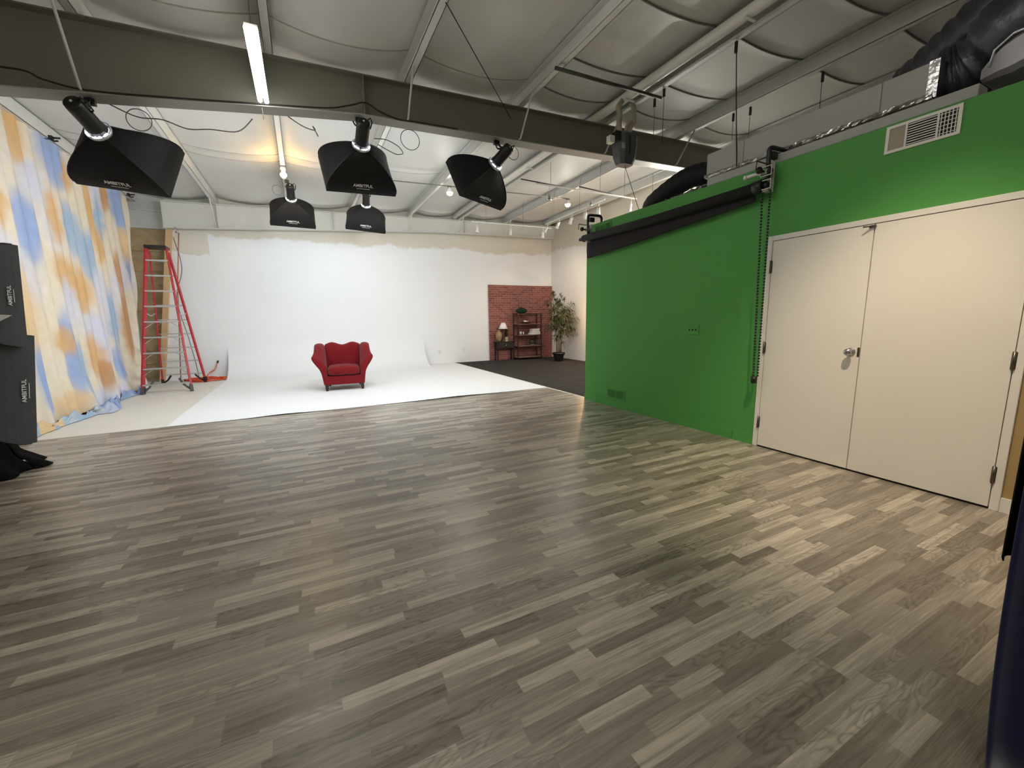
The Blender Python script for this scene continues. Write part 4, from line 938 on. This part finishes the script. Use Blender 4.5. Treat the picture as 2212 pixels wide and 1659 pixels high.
# ------------------------------------------------------------------ grey housing with two wrapped hoses
hb = thing('hose_housing', 'dark grey tapered housing hanging from two cream wrapped hoses', 'housing', (4.25, 4.8, 3.6))
hx, hy = 4.26, 4.82
m_ = MB(); secs = []
for z, a, b in ((3.47, 0.11, 0.08), (3.56, 0.145, 0.11), (3.72, 0.165, 0.125), (3.84, 0.165, 0.125), (3.88, 0.12, 0.09)):
    secs.append([Vector((hx + sx * a, hy + sy * b, z)) for sx, sy in ((-1, -.6), (-.6, -1), (.6, -1), (1, -.6), (1, .6), (.6, 1), (-.6, 1), (-1, .6))])
m_.loft(secs, smooth=False); m_.build('housing_body', 'greyhousing', hb)
m_ = MB(); m_.box((hx - 0.02, hy - 0.13, 3.70), (0.012, 0.012, 0.24)); m_.build('edge_strip', 'black', hb)
m_ = MB(); m_.box((hx - 0.12, hy - 0.115, 3.68), (0.05, 0.012, 0.07)); m_.build('label_plate', 'flange', hb)
m_ = MB(); m_.b2((hx - 0.22, hy - 0.10, 3.74), (hx - 0.15, hy + 0.02, 3.86)); m_.build('side_bracket', 'black', hb)
m_ = MB(); m_.b2((hx - 0.30, hy - 0.05, 3.72), (hx - 0.22, hy + 0.03, 3.81)); m_.build('junction_box', 'whiteplastic', hb)
MB().tube(spline([(hx - 0.09, hy, 3.87), (hx - 0.11, hy, 4.0), (hx - 0.10, hy, 4.12), (hx - 0.13, hy, 4.20), (hx - 0.06, hy, 4.30)], 6), 0.036, 12).build('wrapped_hose', 'hose', hb)
MB().tube(spline([(hx + 0.07, hy, 3.87), (hx + 0.09, hy, 3.98), (hx + 0.16, hy + .02, 4.05), (hx + 0.17, hy + .02, 4.15), (hx + 0.15, hy, 4.24), (hx + 0.10, hy, 4.32)], 6), 0.036, 12).build('wrapped_hose', 'hose', hb)
MB().tube(spline([(hx + 0.12, hy, 4.06), (hx + 0.02, hy, 3.98), (hx + 0.0, hy, 3.87)], 4), 0.02, 8).build('thin_line', 'hose', hb)
MB().tube([(hx + 0.02, hy, 3.47), (hx + 0.06, hy + 0.01, 3.40), (hx + 0.35, hy + 0.02, 2.86)], 0.004, 5).build('drain_wire', 'cable', hb)

# ------------------------------------------------------------------ softboxes
def softbox(label, c, x, ax, mount=None, W_=0.84, H_=0.567, d=0.40, cloth='blackcloth', group='softboxes hung over the sweep', lit=True, far=False, text=True, textpos=0.80, textside=1, tsize=0.052, trot=0):
    z = Vector(ax).normalized(); x = Vector(x); x = (x - z * x.dot(z)).normalized(); y = z.cross(x)      # local y points down-ish
    R = Matrix((x, y, z)).transposed(); c = Vector(c)
    t = thing('softbox', label, 'softbox', c, R, group)
    P = lambda a, b, q: c + R @ Vector((a, b, q))
    r0 = 0.085; NT = 10; K = 8
    def sect(t_):
        f_ = math.sin(t_ * PI / 2) ** 0.85
        out = []
        for side in range(4):
            for k in range(K):
                u = k / K * 2 - 1
                cxs = [(u, -1), (1, u), (-u, 1), (-1, -u)][side]
                a = math.atan2(cxs[1], cxs[0])
                dent = 0.035 * math.sin(PI * t_) * (1 - u * u)
                sx = cxs[0] * (1 - dent * (abs(cxs[0]) == 1)); sy = cxs[1] * (1 - dent * (abs(cxs[1]) == 1))
                rx, ry = sx * W_ / 2, sy * H_ / 2
                ix, iy = r0 * math.cos(a), r0 * math.sin(a)
                out.append(P(ix + (rx - ix) * f_, iy + (ry - iy) * f_, -d * (1 - t_)))
        return out
    m_ = MB(); secs = [sect(i / NT) for i in range(NT + 1)]; secs.append([P(*(lambda v: (v.x, v.y, 0.045))(R.transposed() @ (p - c))) for p in secs[-1]])
    m_.loft(secs, caps=False, smooth=False); shell = m_.build('shell', cloth, t, solid=0.003)
    m_ = MB(); q = 0.985
    for a, b in ((-1, -1), (1, -1), (1, 1), (-1, 1)):
        pts = []
        for i in range(NT + 1):
            t_ = i / NT; f_ = math.sin(t_ * PI / 2) ** 0.85; an = math.atan2(b, a)
            ix, iy = r0 * math.cos(an), r0 * math.sin(an)
            pts.append(P(ix + (a * W_ / 2 - ix) * f_, iy + (b * H_ / 2 - iy) * f_, -d * (1 - t_)))
        m_.tube(pts, 0.006, 5)
    m_.build('rod', 'black', t)
    df = MB(); df.add([P(a * W_ / 2 * q, b * H_ / 2 * q, 0.0) for a, b in ((-1, -1), (1, -1), (1, 1), (-1, 1))], [(0, 1, 2, 3)]); df.build('diffuser', ('softdiff_far' if far else 'softdiff') if lit else 'shade', t)
    # seam across the lower panel
    Rl = R
    m_ = MB(); m_.lathe([(r0 + 0.012, 0), (r0 + 0.022, 0.01), (r0 + 0.016, 0.035), (r0 - 0.01, 0.05)], P(0, 0, -d - 0.03), Rl, n=24, capb=False, capt=False); m_.build('speed_ring', 'silver', t, solid=0.003)
    if lit:
        m_ = MB()
        for a0, a1 in ((0.25, 0.75), (0.85, 1.75), (1.95, 2.75), (3.0, 3.25)):
            pts = [P((r0 + 0.008) * math.cos(a0 + (a1 - a0) * i / 8), (r0 + 0.008) * math.sin(a0 + (a1 - a0) * i / 8), -d - 0.028 + 0.006 * math.sin(i * 2.1)) for i in range(9)]
            m_.tube(pts, [0.003] + [0.0085] * 7 + [0.003], 6)
        m_.build('painted_leak_arcs', 'leak', t)  # glowing arcs painted in for light leaking around the ring
    hd = MB(); hd.lathe([(0.056, 0), (0.070, 0.012), (0.074, 0.05), (0.074, 0.24), (0.080, 0.26), (0.082, 0.30)], P(0, 0, -d - 0.32), Rl, n=20); head = hd.build('flash_head', 'black', t)
    m_ = MB(); m_.tube([P(0.03, -0.02, -d - 0.31), P(0.075, -0.03, -d - 0.345), P(0.10, -0.03, -d - 0.30), P(0.09, -0.03, -d - 0.22), P(0.06, -0.02, -d - 0.2)], 0.008, 6); m_.build('handle', 'black', head)
    m_ = MB(); m_.lathe([(0.011, 0), (0.011, 0.006)], P(0.0, 0.0, -d - 0.326), Rl, n=10); m_.build('power_socket', 'whiteplastic', head)
    mp = P(-0.0, -0.075, -d - 0.20)
    if mount is not None:
        mo = Vector(mount)
        m_ = MB(); m_.tube([P(0, -0.05, -d - 0.2), mp, mp.lerp(mo, 0.5) + Vector((0, 0, 0.0)), mo], 0.014, 8); m_.box(mo - Vector((0, 0, 0.03)), (0.075, 0.05, 0.05)); m_.box(mp, (0.05, 0.045, 0.05), R)
        m_.tube([mp + Vector((-.07, 0, 0)), mp + Vector((.03, 0, 0))], 0.01, 6); m_.tube([mp + Vector((-.07, 0, 0)), mp + Vector((-.09, 0, 0.04))], 0.008, 6)
        m_.build('mount_clamp', 'black', t)
    if text:
        # printed wordmark near the rim of one shell panel
        t_ = textpos; f_ = math.sin(t_ * PI / 2) ** 0.85; e_ = 0.02
        def pp(tt, sx):
            ff = math.sin(tt * PI / 2) ** 0.85
            if textside == 1: return P(sx * W_ / 2 * ff, (H_ / 2 * (1 - 0.035 * math.sin(PI * tt)) * ff + r0 * (1 - ff)), -d * (1 - tt))
            return P(W_ / 2 * (1 - 0.035 * math.sin(PI * tt)) * ff + r0 * (1 - ff), sx * H_ / 2 * ff, -d * (1 - tt))
        o0 = pp(t_, 0.0); up = (pp(t_ - e_, 0.0) - pp(t_ + e_, 0.0)).normalized(); rt = (x if textside == 1 else -y)
        nn = rt.cross(up).normalized()
        outw = (y if textside == 1 else x)
        if nn.dot(outw) < 0: rt = -rt; nn = rt.cross(up).normalized()
        q_ = Matrix((rt, up, nn)).transposed() @ Matrix.Rotation(trot, 3, 'Z')
        Mx = Matrix.Translation(o0 + nn * 0.008 + up * 0.0) @ q_.to_4x4()
        text_mesh('AMBITFUL', tsize, 'lettering', 'wordmark', t, Mx)
        # small under line
        m_ = MB(); m_.box(o0 + nn * 0.009 - q_ @ Vector((0, tsize * 0.72, 0)), (tsize * 3.0, tsize * 0.1, 0.002), q_); m_.build('underline', 'lettering', t)
    return t
def sc_(v, k=1.05): return Vector((v[0] * k, v[1] * k, 1.35 + (v[2] - 1.35) * k))
softbox('black softbox at the left, hung beside the muslin backdrop', sc_((-1.375, 5.502, 2.891)), (0.943, -0.308, -0.129), (0.235, 0.886, -0.399), mount=(-1.60, 5.53, zb1(-1.60)), textpos=0.86)
softbox('large black softbox hanging at the middle of the near beam', sc_((0.754, 5.568, 3.109)), (0.997, 0.065, 0.05), (-0.028, 0.842, -0.538), mount=(0.80, 5.53, zb1(0.80)), textpos=0.82)
softbox('black softbox tilted leftward at the right of the near beam', sc_((2.275, 5.514, 3.157)), (0.919, 0.391, -0.048), (-0.363, 0.794, -0.488), mount=(2.60, 5.53, zb1(2.60)), textpos=0.86)
softbox('smaller looking black softbox farther back, below the orange bulb', sc_((0.008, 9.681, 3.438)), (1.0, -0.011, -0.014), (-0.001, 0.745, -0.667), mount=(-0.04, 9.75, roofz(-0.08) - 0.2), textpos=0.80, far=True)
softbox('black softbox farther back, seen just under the middle one', sc_((1.408, 9.696, 3.436)), (0.987, -0.141, -0.077), (0.033, 0.645, -0.763), mount=(1.42, 9.80, roofz(1.38) - 0.2), textpos=0.80, far=True)
# safety wires
for i, (x, y, z, w_) in enumerate([(-1.28, 5.62, 3.36, 0.10), (1.42, 5.60, 3.62, 0.12), (2.88, 5.58, 3.68, 0.09), (-0.22, 9.8, 3.95, 0.09)]):
    pts = [(x + w_ * math.cos(a), y, z + w_ * math.sin(a)) for a in [2 * PI * k / 20 for k in range(20)]]
    tag(MB().tube(pts, 0.0045, 5, closed=True).build('safety_wire', 'cablegrey'), 'thin looped safety wire beside ' + ['the left softbox', 'the middle softbox', 'the tilted softbox', 'the farther softbox under the orange bulb'][i], 'wire', 'looped safety wires of the softboxes')
tag(MB().tube(spline([(0.95, 5.45, 3.50), (1.1, 5.5, 3.53), (1.25, 5.55, 3.50), (1.32, 5.6, 3.45), (1.28, 5.58, 3.42), (1.2, 5.56, 3.41), (1.0, 5.5, 3.46)], 5), 0.005, 5).build('power_lead', 'cablegrey'), 'grey lead looping from the middle softbox head to the right', 'cable')

# left-hand floor softboxes and black drape
sbA = softbox('tall charcoal softbox on edge at the left, upper of the two', (-2.39, 5.12, 1.615), (0.90, -0.40, -0.05), (0.42, 0.88, -0.04), W_=0.62, H_=0.84, d=0.5, cloth='charcloth', group='softboxes standing at the left edge', lit=False, textside=0, textpos=0.90, tsize=0.036, trot=-PI / 2 * 0)
sbB = softbox('charcoal softbox on edge at the left, lower of the two', (-2.465, 5.22, 0.83), (0.90, -0.40, -0.12), (0.42, 0.88, -0.04), W_=0.62, H_=0.96, d=0.5, cloth='charcloth', group='softboxes standing at the left edge', lit=False, textside=0, textpos=0.91, tsize=0.045)
lsn = thing('light_stand', 'black tripod light stand under the cloth at the left', 'stand', (-2.62, 4.9, 0))
MB().tube([(-2.78, 5.12, 0.05), (-2.78, 5.12, 1.62)], 0.014, 8).build('pole', 'black', lsn)
for a in (0.4, 2.5, 4.6): MB().tube([(-2.78, 5.12, 0.35), (-2.78 + 0.33 * math.cos(a), 5.12 + 0.33 * math.sin(a), 0.012)], 0.009, 6).build('leg', 'black', lsn)
# drape: a cone of cloth spilling onto the floor
def drape_pt(u, v):
    a = u * 2 * PI; prof = [(0.02, 1.30), (0.09, 1.20), (0.13, 0.95), (0.17, 0.65), (0.22, 0.4), (0.29, 0.16), (0.42, 0.012)]
    k = v * (len(prof) - 1); i = min(len(prof) - 2, int(k)); f_ = k - i; r_ = prof[i][0] * (1 - f_) + prof[i + 1][0] * f_; z = prof[i][1] * (1 - f_) + prof[i + 1][1] * f_
    fold = 1 + (0.05 + 0.06 * v) * math.sin(a * 9 + 1.5 * math.sin(z * 3)) * (0.4 + 0.6 * v)
    fold += 0.16 * max(0, v - 0.6) / 0.4 * math.exp(-((a - 0.45) / 0.5) ** 2)
    return Vector((-2.82 + r_ * fold * math.cos(a), 5.40 + r_ * fold * math.sin(a) * 1.15, max(0.01, z)))
m_ = MB(); m_.grid(drape_pt, 90, 40); tag(m_.build('black_cloth', 'blackfelt', solid=0.003), 'black cloth draped to the floor at the left edge below softboxes', 'cloth')
m_ = MB(); m_.add([(-2.50, 4.90, 1.47), (-2.10, 4.84, 1.44), (-2.40, 4.82, 1.25), (-2.50, 4.91, 1.47), (-2.10, 4.85, 1.44), (-2.40, 4.83, 1.25)], [(0, 1, 2), (5, 4, 3), (0, 3, 4, 1), (1, 4, 5, 2), (2, 5, 3, 0)])
tag(m_.build('diffuser_flap', 'shade'), 'pale triangular diffuser corner poking out between the left softboxes', 'cloth')

# ------------------------------------------------------------------ strip light (visible) and three unseen fill strips added
def strip(loc, label, rot=0.0, em='tube'):
    x, y, z = loc; R = Rz(rot)
    t = thing('strip_light', label, 'light', loc, R, group='strip lights under the roof')
    Q = lambda a, b, c_: Vector(loc) + R @ Vector((a, b, c_))
    MB().box(Q(0, 0, 0.04), (0.10, 1.16, 0.025), R).build('housing', 'trimwhite', t, bevel=0.006)
    for a in (-0.029, 0.029): MB().tube([Q(a, -0.605, 0.0), Q(a, 0.605, 0.0)], 0.022, 12).build('fluorescent_tube', em, t)
    for b in (-0.575, 0.575): MB().box(Q(0, b, 0.026), (0.09, 0.02, 0.02), R).build('lamp_holder', 'trimwhite', t)
    for b in (-0.5, 0.5): MB().tube([Q(0, b, 0.055), Q(0, b, roofz(x) - 0.2 - z)], 0.004, 5).build('hanging_wire', 'cablegrey', t)
    return t
strip((-0.17, 4.78, 3.655), 'glowing white strip light hanging before the near beam')
MB_ = MB().tube([(-0.19, 5.42, 3.60), (-0.185, 5.40, 3.48)], 0.003, 5); tag(MB_.build('pull_cord', 'cablegrey'), 'thin pull cord dangling below the far end of the strip light', 'cord')
MAT['tube3'] = emat('fill_tube_corner', (1.0, 0.97, 0.90), 34.0 * LS['corner'])
strip((6.9, 6.4, 3.35), 'unseen fill strip light added behind the green wall, over the corner set', em='tube3')  # added lamp, brightens the right wall, far ceiling and carpet
MAT['tube4'] = emat('fill_tube_right', (1.0, 0.95, 0.85), 34.0 * LS['right'])
strip((2.4, -2.4, 3.3), 'unseen fill strip light added behind the viewpoint, on the right side', em='tube4')  # added lamp, lifts the right ceiling and the duct
strip((1.0, 2.3, 3.95), 'unseen fill strip light added above the viewpoint, between the third and fourth purlins', em='tube2')  # added lamp, evens out the light on the middle floor

# ------------------------------------------------------------------ bulbs on conduit
def bulb(loc, label, em, up=0.16, r_=0.048):
    x, y, z = loc; t = thing('ceiling_bulb', label, 'light', loc, group='bulbs under the far ceiling')
    MB().lathe([(0.012, 0.0), (0.028, 0.006), (r_, 0.045), (r_ * 0.9, 0.075), (0.022, 0.11)], (x, y, z), n=16).build('glass_bulb', em, t)
    MB().lathe([(0.024, 0.105), (0.026, 0.15)], (x, y, z), n=12).build('socket', 'whiteplastic', t)
    MB().box((x, y, z + 0.165), (0.08, 0.08, 0.03)).build('mount_box', 'steelwhite', t)
    return t
bulb((-0.08, 8.95, 3.94), 'orange glowing bulb on the third purlin', 'warmbulb', r_=0.055)
def flood(loc, label):
    x, y, z = loc; t = thing('flood_lamp', label, 'light', loc, group='flood lamps on the ceiling conduit')
    MB().lathe([(0.066, 0.055), (0.05, 0.10), (0.03, 0.14), (0.022, 0.165)], (x, y, z), n=18, capb=False).build('reflector', 'shade', t)
    MB().lathe([(0.002, 0.0), (0.03, 0.006), (0.055, 0.025), (0.066, 0.055)], (x, y, z), n=18, capb=False, capt=False).build('lens', 'flood', t)
    MB().box((x, y, z + 0.175), (0.07, 0.05, 0.03)).build('mount_box', 'cablegrey', t)
flood((3.02, 8.80, 3.955), 'bright flood lamp on the ceiling conduit, behind the tilted softbox')
flood((6.03, 8.80, 4.035), 'bright flood lamp at the right end of the ceiling conduit')
m_ = MB(); m_.tube([(1.5, 8.80, 4.09), (3.0, 8.80, 4.14), (6.08, 8.80, 4.225)], 0.011, 8); tag(m_.build('electrical_conduit', 'cablegrey'), 'thin grey electrical conduit crossing below the far ceiling', 'conduit')
# floor lamp behind the green corner that warms the right wall
fl = thing('floor_lamp', 'warm floor lamp standing behind the green wall', 'lamp', (7.3, 8.9, 0))
MB().lathe([(0.13, 0), (0.13, 0.02), (0.014, 0.03), (0.012, 1.35)], (7.45, 9.62, 0), n=16).build('pole', 'black', fl)
MB().sphere((7.45, 9.62, 1.42), 0.05, 12).build('bulb', 'lampwarm', fl)

# ------------------------------------------------------------------ track lights
def track(p, q, label, nw):
    t = thing('track_rail', label, 'track light rail', p, group='track rails over the corner set')
    MB().bar(p, q, 0.035, 0.02).build('rail', 'steelwhite', t)
    for (x, y) in nw: 
        zz = roofz(x) - 0.02
        MB().tube([(x, y, p[2]), (x, y, zz - 0.12), (x + 0.03, y, zz)], 0.004, 5).build('suspension_wire', 'cablegrey', t)
    return t
trk1 = track((4.15, 7.1, 3.86), (6.65, 7.1, 3.86), 'nearest white track rail, running left to right', [(4.47, 7.1), (5.66, 7.1), (6.3, 7.1)])
MB().tube([(3.9, 7.25, 3.95), (5.0, 7.25, 3.92)], 0.012, 8).build('cross_rod', 'darksteel', trk1)
MB().tube([(5.25, 7.25, 3.98), (6.1, 7.25, 3.93)], 0.012, 8).build('cross_rod', 'darksteel', trk1)
track((5.95, 7.3, 3.83), (5.95, 9.7, 3.80), 'white track rail running away toward the far wall', [(5.95, 8.2), (5.95, 9.3)])
track((4.1, 10.3, 3.83), (6.5, 10.3, 3.86), 'farthest white track rail, close to the far beam', [(4.5, 10.3), (5.6, 10.3)])
def head(loc, label, tilt, yaw, body='chrome', lit=False):
    R = Matrix.Rotation(yaw, 3, 'Z') @ Matrix.Rotation(tilt, 3, 'X')
    L0 = Vector(loc); t = thing('track_spotlight', label, 'spotlight', loc, group='spotlights on the track rails')
    MB().tube([L0 + Vector((0, 0, 0.09)), L0], 0.008, 6).build('stem', 'steelwhite', t)
    MB().tube([L0 + R @ Vector((-.045, 0, -0.10)), L0 + R @ Vector((-.045, 0, -0.01)), L0 + R @ Vector((.045, 0, -0.01)), L0 + R @ Vector((.045, 0, -0.10))], 0.004, 5).build('yoke', 'steelwhite', t)
    MB().lathe([(0.015, -0.02), (0.03, -0.03), (0.032, -0.10), (0.045, -0.14), (0.046, -0.17), (0.036, -0.17)], L0, R, n=14, capb=False, capt=False).build('lamp_can', body, t)
    MB().lathe([(0.034, -0.166), (0.002, -0.168)], L0, R, n=14).build('lamp_face', 'spotface' if lit else 'shade', t)
head((4.44, 7.1, 3.76), 'chrome backed spotlight on the nearest rail, left of three', 0.1, 0)
head((5.42, 7.1, 3.76), 'chrome backed spotlight on the nearest rail, middle of three', 0.1, 0)
head((6.50, 7.1, 3.77), 'white spotlight on the nearest rail, by the black flexible duct', 0.2, 0.8, 'steelwhite')
for i, y in enumerate((7.5, 7.95, 8.5, 9.05, 9.6)):
    head((5.95, y, 3.73), 'white spotlight on the rail toward the far wall, ' + ['nearest', 'second nearest', 'middle', 'second farthest', 'farthest'][i], 0.55, -0.6 + 0.3 * i, 'steelwhite', False)
for i, x in enumerate((4.25, 5.22, 6.24)):
    head((x, 10.3, 3.75), 'white spotlight on the farthest rail, ' + ['left one, unlit', 'middle one, glowing', 'right one, glowing'][i], 0.15, 0, 'steelwhite', i > 0)

# ------------------------------------------------------------------ navy curtain at the right edge
def cur_pt(u, v):
    s_ = u * 1.5; x = 1.775 + s_ * 0.36 + 0.045 * math.sin(s_ * 20); y = 0.335 - s_ * 0.88 + 0.03 * math.sin(s_ * 20 - 0.3) * (0.6 + 0.4 * v)
    z = 2.3 * (1 - v) + 0.01 * v
    x += 0.02 * (1 - v) - 0.07 * v ** 5; y -= 0.05 * v ** 5
    return Vector((x + (0.03 * math.sin(v * 5) if u < 0.2 else 0), y, z))
cu_ = thing('navy_curtain', 'dark navy velvet curtain hanging at the right edge of view', 'curtain', (1.9, 0.2, 0))
m_ = MB(); m_.grid(cur_pt, 90, 24); m_.build('cloth', 'navy', cu_, solid=0.006)
m_ = MB(); m_.tube([(1.76, 0.37, 2.3), (2.33, -1.02, 2.3)], 0.014, 8); m_.build('curtain_rod', 'black', cu_)
for x, y in ((1.99, 0.05), (2.35, -0.95)):
    MB().tube([(x, y, 2.3), (x, y, 0.0)], 0.014, 8).build('stand_pole', 'black', cu_)
m_ = MB()
m_.grid(lambda u, v: Vector((2.16 + 0.5 * u, 0.415 - 0.1 * u + 0.02 * math.sin(u * 15), 2.2 * (1 - v) + 0.47 * v)), 16, 8)
tag(m_.build('black_drape', 'blackfelt', solid=0.004), 'black drape showing behind the navy curtain at the right edge', 'drape')

# ------------------------------------------------------------------ added fill panel out of frame, warm downlight, track spot beams
def area(name, loc, size, col, power, rot=(0, 0, 0), sy=None):
    L = bpy.data.lights.new(name, 'AREA'); L.energy = power; L.color = col; L.size = size
    if sy: L.shape = 'RECTANGLE'; L.size_y = sy
    o = bpy.data.objects.new(name, L); C.objects.link(o); o.location = loc; o.rotation_euler = rot; return o
area('added_fill_panel', (-1.6, -2.2, 4.0), 0.6, (1.0, 0.96, 0.88), 100 * LS['area'], sy=1.2)  # added fill behind the camera, no fixture modelled
def spot(name, loc, target, angle, blend, col, power, r_=0.06):
    L = bpy.data.lights.new(name, 'SPOT'); L.energy = power; L.color = col; L.spot_size = math.radians(angle); L.spot_blend = blend; L.shadow_soft_size = r_
    o = bpy.data.objects.new(name, L); C.objects.link(o); o.location = loc
    o.rotation_euler = (Vector(target) - Vector(loc)).to_track_quat('-Z', 'Y').to_euler(); return o
spot('warm_downlight', (2.65, 1.1, 3.85), (3.7, 1.55, 0.1), 64, 1.0, (1.0, 0.82, 0.60), 400 * LS['spot'])
for x in (5.22, 6.24): spot('track_spot_beam', (x, 10.27, 3.56), (6.4, 12.0, 0.9) if x < 6 else (7.8, 11.2, 2.0), 90, 1.0, (1.0, 0.84, 0.62), 120 * LS['trk'], 0.03)
# ------------------------------------------------------------------ camera

yaw, pit, rol = 0.466348, -0.157945, -0.015297
F = Vector((math.sin(yaw) * math.cos(pit), math.cos(yaw) * math.cos(pit), math.sin(pit)))
Rt = Vector((math.cos(yaw), -math.sin(yaw), 0)); U = Rt.cross(F)
R2 = Rt * math.cos(rol) + U * math.sin(rol); U2 = -Rt * math.sin(rol) + U * math.cos(rol)
cam = bpy.data.cameras.new('camera'); co_ = bpy.data.objects.new('camera', cam); C.objects.link(co_)
Mx = Matrix((R2, U2, -F)).transposed().to_4x4(); Mx.translation = Vector((0, 0, 1.35)); co_.matrix_world = Mx
cam.sensor_fit = 'HORIZONTAL'; cam.sensor_width = 36; cam.lens = 36 * 884.32 / 2212; cam.clip_start = 0.02
sc.camera = co_
wd = bpy.data.worlds.new('world'); sc.world = wd; wd.use_nodes = True
wd.node_tree.nodes['Background'].inputs[0].default_value = (0.5, 0.55, 0.62, 1); wd.node_tree.nodes['Background'].inputs[1].default_value = 0.05
sc.view_settings.view_transform = 'Standard'; sc.view_settings.look = 'None'; sc.view_settings.gamma = 1.0; sc.view_settings.exposure = 0.0
sc.view_settings.use_curve_mapping = False
sc.cycles.use_denoising = True
sc.cycles.max_bounces = 6; sc.cycles.diffuse_bounces = 3; sc.cycles.glossy_bounces = 3; sc.cycles.use_adaptive_sampling = True; sc.cycles.adaptive_threshold = 0.1; sc.cycles.adaptive_min_samples = 16; sc.cycles.sample_clamp_indirect = 6
